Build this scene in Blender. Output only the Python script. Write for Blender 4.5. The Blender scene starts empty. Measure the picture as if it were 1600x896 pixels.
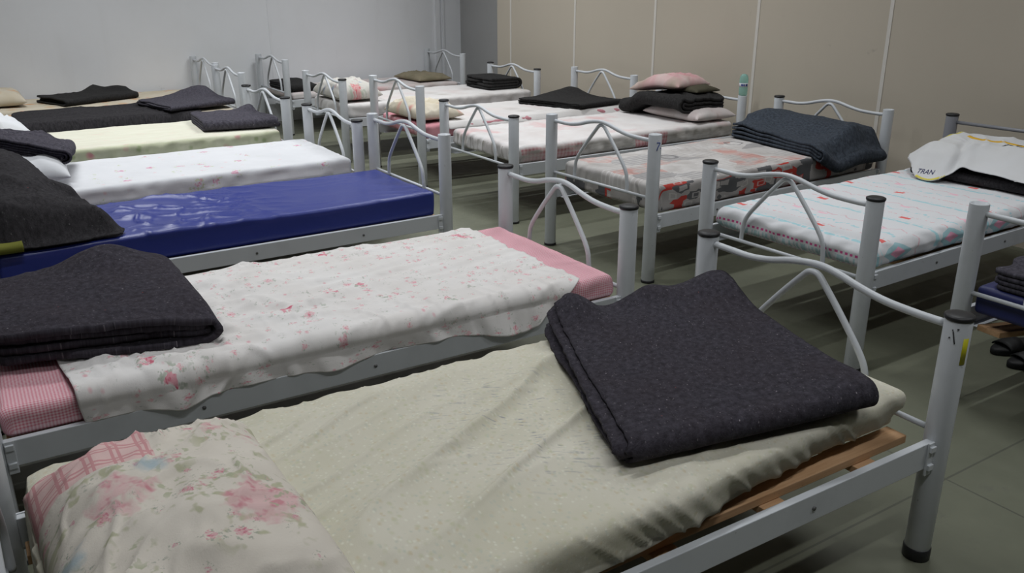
import bpy, math, random
import numpy as np
from mathutils import Matrix, Vector
random.seed(7)
C = bpy.context.scene.collection
PI = math.pi

# ------------------------------------------------------------------ noise
def _h(ix, iy, seed):
    n = (ix.astype(np.int64) * 374761393 + iy.astype(np.int64) * 668265263 + seed * 974634777) & 0x7fffffff
    n = ((n ^ (n >> 13)) * 1274126177) & 0x7fffffff
    n = n ^ (n >> 16)
    return (n & 0xffff) / 65535.0
def vn(x, y, seed=0):
    x = np.asarray(x, float); y = np.asarray(y, float)
    ix = np.floor(x); iy = np.floor(y); fx = x - ix; fy = y - iy
    fx = fx * fx * fx * (fx * (fx * 6 - 15) + 10); fy = fy * fy * fy * (fy * (fy * 6 - 15) + 10)
    a = _h(ix, iy, seed); b = _h(ix + 1, iy, seed); c = _h(ix, iy + 1, seed); d = _h(ix + 1, iy + 1, seed)
    return (a * (1 - fx) + b * fx) * (1 - fy) + (c * (1 - fx) + d * fx) * fy
def fbm(x, y, seed=0, o=3):
    s = 0; a = .5; t = 0
    for k in range(o):
        s = s + a * vn(x * 2 ** k, y * 2 ** k, seed + k * 17); t += a; a *= .5
    return s / t - .5
def folds(x, y, ang, ln, wd, seed=0, pw=3.0):
    """long ridges running along direction ang, about ln long and wd wide; 0..1"""
    c, s = math.cos(ang), math.sin(ang)
    p = x * c + y * s; q = -x * s + y * c
    q = q + .5 * wd * (vn(p / ln * 1.7, q / (3 * wd), seed + 5) - .5) * 2
    n = vn(p / ln, q / wd, seed)
    return (1 - np.abs(2 * n - 1)) ** pw
def gauss(x, y, cx, cy, sx, sy=None, ang=0):
    sy = sy or sx
    c, s = math.cos(ang), math.sin(ang)
    p = (x - cx) * c + (y - cy) * s; q = -(x - cx) * s + (y - cy) * c
    return np.exp(-(p / sx) ** 2 - (q / sy) ** 2)
def sstep(a, b, x):
    t = np.clip((x - a) / (b - a), 0, 1); return t * t * (3 - 2 * t)

# ------------------------------------------------------------------ materials
def new_mat(name, color, rough=.8, spec=.3):
    m = bpy.data.materials.new(name); m.use_nodes = True
    b = m.node_tree.nodes['Principled BSDF']
    b.inputs['Base Color'].default_value = (*color, 1); b.inputs['Roughness'].default_value = rough
    b.inputs['Specular IOR Level'].default_value = spec
    return m
class NT:
    def __init__(s, m):
        s.m = m; s.t = m.node_tree; s.b = s.t.nodes['Principled BSDF']
        tc = s.t.nodes.new('ShaderNodeTexCoord'); s.uv = tc.outputs['UV']; s.ob = tc.outputs['Object']
    def n(s, ty, **kw):
        o = s.t.nodes.new(ty)
        for k, v in kw.items(): setattr(o, k, v)
        return o
    def l(s, a, b): s.t.links.new(a, b)
    def math(s, op, a, b=None, clamp=False):
        o = s.n('ShaderNodeMath', operation=op, use_clamp=clamp)
        for i, v in enumerate((a, b)):
            if v is None: continue
            if isinstance(v, (int, float)): o.inputs[i].default_value = v
            else: s.l(v, o.inputs[i])
        return o.outputs[0]
    def mix(s, f, a, b):
        o = s.n('ShaderNodeMix', data_type='RGBA')
        for sock, v in ((o.inputs[0], f), (o.inputs[6], a), (o.inputs[7], b)):
            if isinstance(v, (int, float)): sock.default_value = v
            elif isinstance(v, tuple): sock.default_value = (*v, 1)
            else: s.l(v, sock)
        return o.outputs[2]
    def ramp(s, v, lo, hi):
        o = s.n('ShaderNodeMapRange'); o.inputs[1].default_value = lo; o.inputs[2].default_value = hi
        s.l(v, o.inputs[0]); return o.outputs[0]
    def map(s, vec, scale=(1, 1, 1), loc=(0, 0, 0), rot=(0, 0, 0)):
        o = s.n('ShaderNodeMapping'); o.inputs['Scale'].default_value = scale; o.inputs['Location'].default_value = loc
        o.inputs['Rotation'].default_value = rot; s.l(vec, o.inputs['Vector']); return o.outputs[0]
    def noise(s, vec, scale, detail=3, rough=.5):
        o = s.n('ShaderNodeTexNoise'); o.inputs['Scale'].default_value = scale; o.inputs['Detail'].default_value = detail
        o.inputs['Roughness'].default_value = rough; s.l(vec, o.inputs['Vector']); return o.outputs['Fac'], o.outputs['Color']
    def voro(s, vec, scale, feature='F1', metric='EUCLIDEAN'):
        o = s.n('ShaderNodeTexVoronoi', feature=feature, distance=metric); o.inputs['Scale'].default_value = scale
        s.l(vec, o.inputs['Vector']); return o
    def sep(s, vec):
        o = s.n('ShaderNodeSeparateXYZ'); s.l(vec, o.inputs[0]); return o.outputs
    def warp(s, vec, scale, amt):
        _, c = s.noise(vec, scale, 2)
        o = s.n('ShaderNodeVectorMath', operation='MULTIPLY_ADD'); o.inputs[1].default_value = (amt, amt, 0)
        s.l(c, o.inputs[0]); s.l(vec, o.inputs[2]); return o.outputs[0]
    def blotch(s, prev, vec, scale, radius, col, dens=1.0, seed=0.0, soft=.12, warp=.02, wscale=40):
        v = s.map(vec, loc=(seed * 3.17, seed * 1.73, 0)); v = s.warp(v, wscale, warp * .22)
        vo = s.voro(v, scale)
        m = s.ramp(vo.outputs['Distance'], radius + soft, max(radius - soft, 0))
        r = s.sep(vo.outputs['Color'])[0]
        m = s.math('MULTIPLY', m, s.math('LESS_THAN', r, dens))
        return s.mix(m, prev, col)
    def rose(s, prev, scale, radius, dens, seed, pink, dark, leaf, rag=.30):
        """scattered sprays: pale and dark petals in a ragged blot, leaves around it"""
        v = s.map(s.uv, loc=(seed * 2.31, seed * 4.07, 0)); vo = s.voro(v, scale)
        n, _ = s.noise(v, scale * 7, 2, .6); n2, _ = s.noise(s.map(v, loc=(7, 3, 0)), scale * 6, 2, .6); n3, _ = s.noise(s.map(v, loc=(1, 8, 0)), scale * 9, 2, .6)
        on = s.math('LESS_THAN', s.sep(vo.outputs['Color'])[0], dens)
        d = s.math('ADD', vo.outputs['Distance'], s.math('MULTIPLY', s.math('SUBTRACT', n, .5), rag * 2))
        pet = s.math('MULTIPLY', s.ramp(d, radius * 1.1, radius * .75), on)
        ring = s.math('MULTIPLY', s.math('MULTIPLY', s.ramp(vo.outputs['Distance'], radius * 2.4, radius * 1.9), s.ramp(n2, .57, .63)), on)
        col = s.mix(s.math('MULTIPLY', ring, .8), prev, leaf)
        col = s.mix(s.math('MULTIPLY', pet, .85), col, pink)
        return s.mix(s.math('MULTIPLY', pet, s.ramp(n3, .50, .62)), col, dark)
    def bump(s, h, dist=.001, strength=.5):
        o = s.n('ShaderNodeBump'); o.inputs['Strength'].default_value = strength; o.inputs['Distance'].default_value = dist
        s.l(h, o.inputs['Height']); s.l(o.outputs[0], s.b.inputs['Normal'])
    def out(s, col): s.l(col, s.b.inputs['Base Color'])

def cloth(name, base, tint=None, layers=(), stain=None, spec=.15, roses=()):
    """printed cotton: base colour, optional faint second tint, blotch layers (scale, radius, colour, density, soft, warp)"""
    m = new_mat(name, base, .92, spec); t = NT(m)
    col = base
    if tint:
        f, _ = t.noise(t.uv, 3.5, 4, .6); col = t.mix(t.ramp(f, .38, .66), base, tint)
    if stain:
        f, _ = t.noise(t.map(t.uv, loc=(3, 7, 0)), 1.8, 3, .6); col = t.mix(t.ramp(f, .55, .8), col, stain)
    for i, L in enumerate(layers):
        sc, r, c, d = L[:4]; so = L[4] if len(L) > 4 else .12; wa = L[5] if len(L) > 5 else .02
        col = t.blotch(col, t.uv, sc, r, c, d, i + 1.0, so, wa)
    for i, R_ in enumerate(roses): col = t.rose(col, *R_[:3], i + 1.5, *R_[3:])
    if not isinstance(col, tuple): t.out(col)
    f, _ = t.noise(t.uv, 350, 2); g, _ = t.noise(t.uv, 18, 3)
    t.bump(t.math('ADD', t.math('MULTIPLY', f, .25), g), .004, .35)
    return m
def wool(name, base, fleck=(.5, .47, .5), warm=None, scale=1.0):
    m = new_mat(name, base, 1.0, .05); t = NT(m)
    f, _ = t.noise(t.uv, 60 * scale, 4, .7); g, _ = t.noise(t.uv, 5, 3, .6)
    col = t.mix(t.ramp(f, .35, .7), tuple(c * .58 for c in base), tuple(c * 1.5 for c in base))
    col = t.mix(t.math('MULTIPLY', t.ramp(g, .4, .7), .35), col, warm or tuple(c * .8 for c in base))
    v = t.warp(t.uv, 90, .0035)
    for sc, r, d, c in ((62, .20, .30, tuple(x * .45 for x in fleck)), (100, .26, .25, tuple(x * .36 for x in fleck)), (40, .12, .2, fleck), (30, .07, .06, (.5, .09, .08))):
        vo = t.voro(t.map(v, scale=(1, 1.7, 1), loc=(sc, sc * .3, 0)), sc)
        mk = t.math('MULTIPLY', t.ramp(vo.outputs['Distance'], r, r * .4), t.math('LESS_THAN', t.sep(vo.outputs['Color'])[1], d))
        col = t.mix(t.math('MULTIPLY', mk, .62), col, c)
    t.out(col)
    h, _ = t.noise(t.uv, 260, 3, .7)
    t.bump(t.math('ADD', h, f), .004, .7)
    t.b.inputs['Sheen Weight'].default_value = .03; t.b.inputs['Sheen Roughness'].default_value = .6
    return m
def gingham(name, white, red, per=.011, soft=0):
    m = new_mat(name, white, .92, .15); t = NT(m); x, y, _ = t.sep(t.uv)
    a = t.math('GREATER_THAN', t.math('FRACT', t.math('MULTIPLY', x, 1 / per)), .5)
    b = t.math('GREATER_THAN', t.math('FRACT', t.math('MULTIPLY', y, 1 / per)), .5)
    f = t.math('MULTIPLY', t.math('ADD', a, b), .5)
    t.out(t.mix(f, white, red)); g, _ = t.noise(t.uv, 22, 3); t.bump(g, .004, .3)
    return m

M = {}
def metal(name, col, rough=.38):
    m = new_mat(name, col, rough, .5); t = NT(m)
    f, _ = t.noise(t.ob, 6, 4, .6); g, _ = t.noise(t.ob, 55, 3, .7)
    c = t.mix(t.math('MULTIPLY', t.ramp(f, .5, .75), .35), col, tuple(v * .72 for v in col))
    c = t.mix(t.math('MULTIPLY', t.ramp(g, .70, .76), .55), c, (.16, .14, .12))
    t.out(c); return m
M['white_metal'] = metal('white_painted_steel', (.58, .605, .635))
M['grey_metal'] = metal('grey_painted_steel', (.24, .245, .27))
M['black_plastic'] = new_mat('black_plastic', (.018, .018, .02), .45, .4)
M['steel'] = new_mat('zinc_bolt', (.12, .12, .12), .4, .5)
def wood(name, a, b):
    m = new_mat(name, a, .75, .2); t = NT(m)
    f, _ = t.noise(t.map(t.ob, scale=(2, 22, 22)), 3, 4, .6); g, _ = t.noise(t.ob, 70, 2)
    c = t.mix(t.ramp(f, .3, .7), a, b); c = t.mix(t.math('MULTIPLY', t.ramp(g, .72, .78), .8), c, (.06, .03, .015)); t.out(c); return m
M['wood'] = wood('pine_slats', (.60, .38, .22), (.46, .27, .14))
M['dark_wool'] = wool('charcoal_wool', (.046, .042, .053), (.42, .38, .42), warm=(.038, .029, .034))
M['dark_wool_plain'] = wool('dark_wool', (.034, .032, .035), (.2, .2, .2))
M['grey_wool'] = wool('grey_wool', (.068, .064, .080), warm=(.045, .038, .05))
M['blue_wool'] = wool('blue_grey_wool', (.050, .060, .077), (.35, .38, .42))
M['black_wool'] = wool('black_wool', (.028, .027, .027), (.07, .07, .07))
def cream_sheet():
    m = new_mat('cream_yellow_sheet', (.6, .575, .46), .92, .15); t = NT(m)
    f, _ = t.noise(t.uv, 3.0, 4, .6); col = t.mix(t.ramp(f, .35, .68), (.57, .545, .435), (.64, .61, .525))
    for i, (sc, r, c, d) in enumerate(((58, .26, (.545, .535, .40), .5), (66, .24, (.57, .51, .38), .35), (80, .24, (.52, .53, .45), .4), (90, .22, (.68, .67, .57), .5))):
        col = t.blotch(col, t.uv, sc, r, c, d, i + 1.0, .16, .035, 60)
    # blue grey dashes printed or rubbed off near the folded blanket
    x, y, _ = t.sep(t.uv)
    dx = t.math('MULTIPLY', t.math('SUBTRACT', x, .98), 3.6); dy = t.math('MULTIPLY', t.math('SUBTRACT', y, .02), 3.0)
    ms = t.math('SUBTRACT', 1.0, t.math('ADD', t.math('MULTIPLY', dx, dx), t.math('MULTIPLY', dy, dy)), True)
    r = t.map(t.uv, rot=(0, 0, 1.1)); n1, _ = t.noise(t.map(r, scale=(130, 16, 1)), 1.0, 2, .5); n2, _ = t.noise(t.map(r, scale=(9, 40, 1), loc=(3, 1, 0)), 1.0, 2, .5)
    k = t.math('MULTIPLY', t.math('MULTIPLY', t.ramp(n1, .56, .64), t.ramp(n2, .46, .58)), ms)
    col = t.mix(t.math('MULTIPLY', k, .8), col, (.27, .28, .31))
    n3, _ = t.noise(t.map(t.uv, loc=(4, 9, 0)), 2.2, 4, .6); col = t.mix(t.math('MULTIPLY', t.ramp(n3, .58, .8), .4), col, (.47, .44, .33))
    t.out(col); h, _ = t.noise(t.uv, 350, 2); g, _ = t.noise(t.uv, 18, 3)
    t.bump(t.math('ADD', t.math('MULTIPLY', h, .25), g), .004, .3); return m
M['yellow_sheet'] = cream_sheet()
PK = (.62, .12, .16); PKL = (.78, .36, .40); GR = (.17, .24, .15); GRL = (.36, .42, .22)
M['floral_sheet'] = cloth('white_rose_sheet', (.73, .71, .70), (.68, .65, .63), [(36, .20, (.68, .42, .45), .18, .10, .03)],
    roses=[(12, .16, .85, (.74, .50, .53), (.66, .24, .30), (.44, .46, .41)), (21, .17, .85, (.74, .50, .52), (.68, .32, .37), (.42, .45, .39)), (6.5, .13, .7, (.68, .28, .34), (.56, .10, .17), (.36, .40, .33))])
M['hem_sheet'] = M['floral_sheet']
M['gingham'] = gingham('red_gingham', (.78, .58, .62), (.64, .21, .27), .0085)
M['pink_check'] = gingham('pink_check', (.72, .55, .54), (.50, .16, .17), .03)
def vinyl(name, col, rough):
    m = new_mat(name, col, rough, .55); t = NT(m)
    g, _ = t.noise(t.uv, 9, 3, .55); h, _ = t.noise(t.map(t.uv, scale=(1, 3, 1)), 30, 2)
    t.bump(t.math('ADD', g, t.math('MULTIPLY', h, .15)), .006, .35); return m
M['blue_vinyl'] = vinyl('blue_vinyl', (.022, .036, .225), .34)
M['navy_vinyl'] = vinyl('navy_vinyl', (.018, .024, .12), .45)
M['white_sprig'] = cloth('white_sprig_sheet', (.67, .675, .70), (.63, .635, .66), [(17, .14, (.70, .52, .54), .16, .1, .04)],
    roses=[(7.5, .15, .85, (.66, .36, .46), (.52, .16, .30), (.48, .54, .34))])
def cream_green():
    m = new_mat('cream_green_sheet', (.74, .73, .6), .92, .15); t = NT(m); x, y, _ = t.sep(t.uv)
    st, _ = t.noise(t.map(t.uv, scale=(1.5, 14, 1)), 2.0, 3, .6)
    col = t.mix(t.ramp(st, .35, .7), (.67, .66, .56), (.61, .60, .49)); st2, _ = t.noise(t.map(t.uv, scale=(2.5, 20, 1), loc=(3, 1, 0)), 2.0, 3, .6)
    col = t.mix(t.math('MULTIPLY', t.ramp(st2, .60, .70), .6), col, (.66, .46, .42))
    f, _ = t.noise(t.uv, 8, 3, .6); side = t.mix(t.ramp(f, .3, .7), (.50, .53, .36), (.62, .63, .48))
    side = t.blotch(side, t.uv, 13, .30, (.55, .24, .27), .38, 2.0, .15, .05); side = t.blotch(side, t.uv, 18, .26, (.36, .42, .24), .3, 3.0, .12, .05)
    n, _ = t.noise(t.uv, 6, 3); k = t.ramp(t.math('ADD', y, t.math('MULTIPLY', t.math('SUBTRACT', n, .5), .05)), -.385, -.415)
    t.out(t.mix(k, col, side)); g, _ = t.noise(t.uv, 18, 3); t.bump(g, .004, .3); return m
M['cream_green'] = cream_green()
M['cream_orange'] = cloth('cream_orange_sheet', (.56, .49, .37), (.62, .56, .46),
    [(7, .30, (.60, .33, .16), .35, .18, .06), (12, .22, (.58, .24, .2), .2, .14, .05)])
M['pink_grey'] = cloth('worn_pink_grey_sheet', (.63, .60, .59), (.60, .50, .49), [(2.2, .26, (.62, .37, .37), .34, .14, .05), (5, .3, (.46, .41, .37), .25, .3, .12), (26, .2, (.5, .42, .40), .3, .14)], stain=(.48, .43, .40))
def b4_sheet():
    m = new_mat('soiled_white_check_sheet', (.63, .6, .59), .92, .15); t = NT(m); x, y, _ = t.sep(t.uv)
    f, _ = t.noise(t.uv, 3.5, 4, .6); col = t.mix(t.ramp(f, .40, .68), (.66, .64, .635), (.60, .56, .55))
    n, _ = t.noise(t.map(t.uv, loc=(2, 5, 0)), 2.4, 4, .6); col = t.mix(t.math('MULTIPLY', t.ramp(n, .56, .66), .7), col, (.62, .40, .40))
    g, _ = t.noise(t.map(t.uv, scale=(1.5, 9, 1)), 3, 4, .65)
    gx = t.math('GREATER_THAN', t.math('FRACT', t.math('MULTIPLY', x, 36)), .5); gy = t.math('GREATER_THAN', t.math('FRACT', t.math('MULTIPLY', y, 36)), .5)
    chk = t.mix(t.math('MULTIPLY', t.math('ADD', gx, gy), .5), (.58, .42, .42), (.44, .15, .17))
    side = t.mix(t.ramp(g, .38, .66), (.56, .54, .52), (.36, .34, .31))
    def band(a, b_): return t.math('MULTIPLY', t.math('GREATER_THAN', x, a), t.math('LESS_THAN', x, b_))
    k = t.math('MAXIMUM', band(1.02, 1.30), t.math('MULTIPLY', band(.06, .55), t.ramp(g, .62, .45)))
    side = t.mix(t.math('MULTIPLY', k, .85), side, chk)
    e = t.ramp(t.math('ADD', y, t.math('MULTIPLY', t.math('SUBTRACT', g, .5), .06)), -.43, -.455)
    col = t.mix(e, col, side); foot = t.math('LESS_THAN', x, .03); col = t.mix(t.math('MULTIPLY', foot, t.ramp(g, .5, .62)), col, (.33, .31, .28))
    t.out(col); h, _ = t.noise(t.uv, 20, 3); t.bump(h, .004, .3); return m
M['b4_sheet'] = b4_sheet()
M['pale_sheet'] = cloth('pale_worn_sheet', (.64, .62, .61), (.58, .56, .55), [(5, .2, (.46, .43, .41), .3, .3, .1)], stain=(.58, .50, .49))
M['pink_old'] = cloth('faded_pink_cloth', (.58, .28, .31), (.50, .20, .24), [(14, .25, (.7, .55, .55), .4, .15, .05)])
M['dirty_pillow'] = cloth('soiled_pink_pillow', (.60, .52, .49), (.56, .29, .31), [(6, .3, (.34, .29, .23), .4, .35, .12), (24, .2, (.45, .13, .15), .25, .12, .04)])
M['olive_cloth'] = cloth('olive_cloth', (.20, .18, .12), (.27, .23, .16))
M['dark_olive'] = cloth('dark_olive_cloth', (.07, .065, .045))
M['olive_bright'] = cloth('olive_green_cloth', (.13, .135, .025), (.17, .17, .04))
M['patch_pillow'] = cloth('floral_patch_pillow', (.52, .50, .46), (.60, .58, .54), [(9, .16, (.24, .30, .44), .2, .05, .2)],
    roses=[(5, .22, .5, (.60, .30, .30), (.52, .14, .16), (.38, .42, .34)), (10, .2, .4, (.56, .34, .34), (.30, .32, .42), (.40, .44, .34))])
M['cream_pillow'] = cloth('cream_pillow', (.62, .57, .48), (.50, .44, .33), [(9, .2, (.58, .28, .24), .25, .16, .05)])
M['white_cloth'] = cloth('white_cotton', (.66, .67, .70), (.62, .63, .65))
M['shirt_white'] = cloth('white_jersey', (.64, .645, .66), (.60, .60, .60))
M['yellow_trim'] = cloth('yellow_ribbing', (.66, .58, .12))
M['orange_trim'] = cloth('orange_ribbing', (.70, .42, .05))
M['navy_ink'] = new_mat('navy_print', (.02, .025, .10), .8, .2)
M['blue_ink'] = new_mat('blue_ink', (.03, .06, .28), .7, .2)
M['black_ink'] = new_mat('black_ink', (.02, .02, .02), .8, .2)
M['yellow_tape'] = new_mat('yellow_tape', (.50, .47, .02), .4, .4)
M['sandal'] = new_mat('black_rubber', (.016, .016, .017), .6, .3)

def pillow_print():
    m = new_mat('cream_rose_pillow', (.66, .60, .53), .92, .15); t = NT(m)
    f, _ = t.noise(t.uv, 6, 4, .6); col = t.mix(t.ramp(f, .35, .7), (.64, .59, .52), (.70, .65, .58))
    col = t.rose(col, 3.6, .24, .75, 1.3, (.66, .44, .44), (.57, .27, .30), (.42, .42, .28), .22)
    col = t.rose(col, 8, .24, .60, 2.3, (.65, .42, .42), (.56, .24, .28), (.40, .42, .29))
    col = t.rose(col, 15, .18, .50, 3.1, (.64, .38, .40), (.54, .20, .25), (.34, .36, .30))
    col = t.rose(col, 30, .18, .35, 4.1, (.62, .40, .42), (.56, .24, .28), (.38, .40, .33))
    col = t.blotch(col, t.uv, 5, .13, (.38, .46, .50), .35, 6, .06, .25)
    x, y, _ = t.sep(t.uv)
    # plaid band along one long edge
    g = .05
    fx = t.math('FRACT', t.math('MULTIPLY', x, 1 / g)); fy = t.math('FRACT', t.math('MULTIPLY', y, 1 / g))
    def band(v, a, b): return t.math('MULTIPLY', t.math('GREATER_THAN', v, a), t.math('LESS_THAN', v, b))
    pl = t.math('MAXIMUM', t.math('MAXIMUM', band(fx, .1, .22), band(fx, .34, .46)), t.math('MAXIMUM', band(fy, .1, .22), band(fy, .34, .46)))
    plc = t.mix(pl, (.70, .50, .48), (.60, .31, .32))
    band1 = t.math('MULTIPLY', t.math('GREATER_THAN', y, .14), t.math('GREATER_THAN', x, .0))
    col = t.mix(band1, col, plc)
    t.out(col); h, _ = t.noise(t.uv, 300, 2); g2, _ = t.noise(t.uv, 20, 3)
    t.bump(t.math('ADD', t.math('MULTIPLY', h, .25), g2), .004, .35); return m
M['rose_pillow'] = pillow_print()
def tribal():
    """white sheet with teal, coral and pink bands of geometric print running across the bed"""
    m = new_mat('teal_coral_print_sheet', (.70, .71, .73), .9, .15); t = NT(m); x, y, _ = t.sep(t.uv)
    n, _ = t.noise(t.uv, 30, 2); xx = t.math('ADD', x, t.math('MULTIPLY', t.math('SUBTRACT', n, .5), .03))
    per = .40
    f = t.math('FRACT', t.math('DIVIDE', xx, per))
    def band(v, c, w): return t.math('LESS_THAN', t.math('ABSOLUTE', t.math('SUBTRACT', v, c)), w)
    zig = t.math('ABSOLUTE', t.math('SUBTRACT', t.math('FRACT', t.math('MULTIPLY', y, 11)), .5))
    zz = t.math('ADD', f, t.math('MULTIPLY', zig, .14))
    col = (.655, .66, .68)
    br, _ = t.noise(t.map(t.uv, scale=(3, 14, 1)), 3, 3, .7); brk = t.math('GREATER_THAN', br, .42)
    br2, _ = t.noise(t.map(t.uv, scale=(3, 22, 1), loc=(5, 3, 0)), 3, 2, .6); brk2 = t.math('GREATER_THAN', br2, .5)
    for cc, w, c, k in ((.20, .024, (.38, .60, .65), brk), (.27, .009, (.50, .66, .69), brk2), (.70, .020, (.40, .61, .66), brk2), (.48, .010, (.68, .44, .46), brk2), (.92, .010, (.66, .46, .50), brk)):
        col = t.mix(t.math('MULTIPLY', band(zz if cc > .6 else f, cc, w), k), col, c)
    d = t.math('FRACT', t.math('MULTIPLY', y, 7.0)); tile = t.math('FLOOR', t.math('MULTIPLY', y, 7.0))
    al = t.math('GREATER_THAN', t.math('FRACT', t.math('MULTIPLY', t.math('ADD', tile, t.math('FLOOR', t.math('DIVIDE', xx, per))), .381)), .42)
    rect = t.math('MULTIPLY', t.math('MULTIPLY', band(f, .40, .035), band(d, .5, .17)), al)
    col = t.mix(rect, col, (.70, .16, .15))
    rect2 = t.math('MULTIPLY', band(f, .84, .03), band(d, .3, .16))
    col = t.mix(t.math('MULTIPLY', rect2, t.math('SUBTRACT', 1.0, al)), col, (.78, .50, .58))
    # row of magenta dots and a teal strip near the foot end (hanging down)
    dots = t.math('MULTIPLY', band(x, -.002, .005), t.math('LESS_THAN', t.math('FRACT', t.math('MULTIPLY', y, 42)), .55))
    col = t.mix(dots, col, (.60, .10, .28))
    te = t.math('MULTIPLY', t.math('LESS_THAN', x, -.014), brk2); col = t.mix(te, col, (.38, .53, .55))
    # big diamonds along the near side
    dd = t.math('ADD', t.math('ABSOLUTE', t.math('SUBTRACT', t.math('FRACT', t.math('MULTIPLY', x, 2.6)), .55)), t.math('MULTIPLY', t.math('ABSOLUTE', t.math('ADD', y, .445)), 5))
    near = t.math('LESS_THAN', y, -.38)
    col = t.mix(t.math('MULTIPLY', near, t.math('LESS_THAN', dd, .24)), col, (.34, .52, .56))
    col = t.mix(t.math('MULTIPLY', near, t.math('LESS_THAN', dd, .12)), col, (.74, .36, .48))
    t.out(col); g2, _ = t.noise(t.uv, 20, 3); t.bump(g2, .004, .3); return m
M['tribal'] = tribal()
def carprint():
    """faded grey sheet with red, black and pale blocks, wheels and stripes"""
    m = new_mat('grey_red_print_sheet', (.4, .38, .37), .85, .2); t = NT(m)
    v = t.warp(t.uv, 7, .05)
    vo = t.voro(t.map(v, scale=(1, 1.5, 1)), 4.2, metric='CHEBYCHEV'); r, g, b = t.sep(vo.outputs['Color'])
    n, _ = t.noise(t.uv, 8, 4, .6)
    col = t.mix(t.ramp(n, .35, .65), (.40, .375, .36), (.52, .50, .49))
    x, y, _ = t.sep(t.uv)
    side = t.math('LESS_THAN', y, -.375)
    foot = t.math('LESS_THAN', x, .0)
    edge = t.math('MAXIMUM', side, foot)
    col = t.mix(t.math('MULTIPLY', t.math('LESS_THAN', r, .20), t.ramp(n, .40, .60)), col, (.47, .27, .24))
    col = t.mix(t.math('MULTIPLY', t.math('GREATER_THAN', r, .8), .6), col, (.24, .235, .24))
    li = t.math('GREATER_THAN', t.math('FRACT', t.math('MULTIPLY', t.math('ADD', x, t.math('MULTIPLY', y, .2)), 26)), .82)
    col = t.mix(t.math('MULTIPLY', li, t.math('MULTIPLY', t.math('GREATER_THAN', g, .62), .5)), col, (.14, .13, .13))
    li2 = t.math('GREATER_THAN', t.math('FRACT', t.math('MULTIPLY', y, 30)), .7)
    col = t.mix(t.math('MULTIPLY', li2, t.math('MULTIPLY', t.math('LESS_THAN', g, .25), .5)), col, (.62, .6, .59))
    wv = t.voro(t.map(t.uv, loc=(.3, .1, 0)), 3.6); dist = wv.outputs['Distance']
    ring = t.math('MULTIPLY', t.math('LESS_THAN', t.math('ABSOLUTE', t.math('SUBTRACT', dist, .2)), .035), t.math('LESS_THAN', t.sep(wv.outputs['Color'])[2], .5))
    col = t.mix(t.math('MULTIPLY', ring, .7), col, (.15, .145, .15))
    # darker, more saturated print on the hanging sides
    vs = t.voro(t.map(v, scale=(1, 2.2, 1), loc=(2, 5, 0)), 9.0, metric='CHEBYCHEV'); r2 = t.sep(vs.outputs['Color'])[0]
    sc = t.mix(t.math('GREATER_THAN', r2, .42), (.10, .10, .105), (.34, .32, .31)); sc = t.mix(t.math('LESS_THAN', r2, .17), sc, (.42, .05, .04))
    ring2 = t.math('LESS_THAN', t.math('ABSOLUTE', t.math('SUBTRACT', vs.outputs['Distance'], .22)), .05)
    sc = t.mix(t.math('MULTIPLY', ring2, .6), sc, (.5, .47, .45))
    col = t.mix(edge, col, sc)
    t.out(col); g2, _ = t.noise(t.uv, 20, 3); t.bump(g2, .004, .3); return m
M['carprint'] = carprint()
def greenside():
    m = M['cream_green']; return m
def plaster(name, col, dirt, seed=0.0, amt=.5):
    m = new_mat(name, col, .85, .25); t = NT(m); v = t.map(t.ob, loc=(seed, seed * 2, 0))
    f, _ = t.noise(v, .9, 5, .6); g, _ = t.noise(t.map(v, scale=(4, 4, .8)), 1.3, 4, .6); h, _ = t.noise(v, 7, 3, .7)
    c = t.mix(t.math('MULTIPLY', t.ramp(f, .42, .75), amt), col, dirt)
    c = t.mix(t.math('MULTIPLY', t.ramp(g, .6, .8), amt * .8), c, dirt)
    c = t.mix(t.math('MULTIPLY', t.ramp(h, .70, .80), .4), c, tuple(x * .55 for x in dirt))
    t.out(c); k, _ = t.noise(v, 40, 3); t.bump(k, .002, .2); return m
M['wall_white'] = plaster('white_painted_wall', (.84, .855, .885), (.74, .745, .76), 1.0)
M['wall_grey'] = plaster('grey_painted_wall', (.42, .42, .42), (.36, .36, .355), 5.0)
M['wall_dim'] = plaster('dull_grey_wall', (.25, .25, .25), (.2, .2, .2), 7.0)
M['wall_tan'] = plaster('tan_panel_wall', (.55, .495, .41), (.50, .45, .375), 9.0, .35)
M['trim_light'] = new_mat('pale_joint_strip', (.70, .67, .62), .7, .2)
M['ceiling'] = new_mat('ceiling_paint', (.16, .16, .16), .9, .2)
def floor_mat():
    m = new_mat('green_grey_floor', (.16, .163, .135), .55, .35); t = NT(m)
    f, _ = t.noise(t.ob, 1.3, 6, .65); g, _ = t.noise(t.ob, 14, 4, .7)
    c = t.mix(t.ramp(f, .35, .7), (.150, .156, .112), (.116, .122, .088)); c = t.mix(t.math('MULTIPLY', t.ramp(g, .62, .75), .35), c, (.10, .10, .085))
    # thin expansion joints
    x, y, _ = t.sep(t.ob)
    def line(v, per, off): return t.math('LESS_THAN', t.math('ABSOLUTE', t.math('SUBTRACT', t.math('FRACT', t.math('DIVIDE', t.math('ADD', v, off), per)), .5)), .0014)
    c = t.mix(t.math('MULTIPLY', t.math('MAXIMUM', line(x, 2.6, .95), line(y, 2.6, .62)), .6), c, (.06, .06, .05))
    t.out(c); r = t.ramp(g, .3, .8); t.l(t.math('ADD', t.math('MULTIPLY', r, .2), .45), t.b.inputs['Roughness']); t.bump(g, .001, .25); return m
M['floor'] = floor_mat()
def pet():
    m = new_mat('green_clear_plastic', (.50, .86, .80), .15, .5); b = m.node_tree.nodes['Principled BSDF']
    b.inputs['Transmission Weight'].default_value = .75; b.inputs['IOR'].default_value = 1.25
    return m
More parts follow.
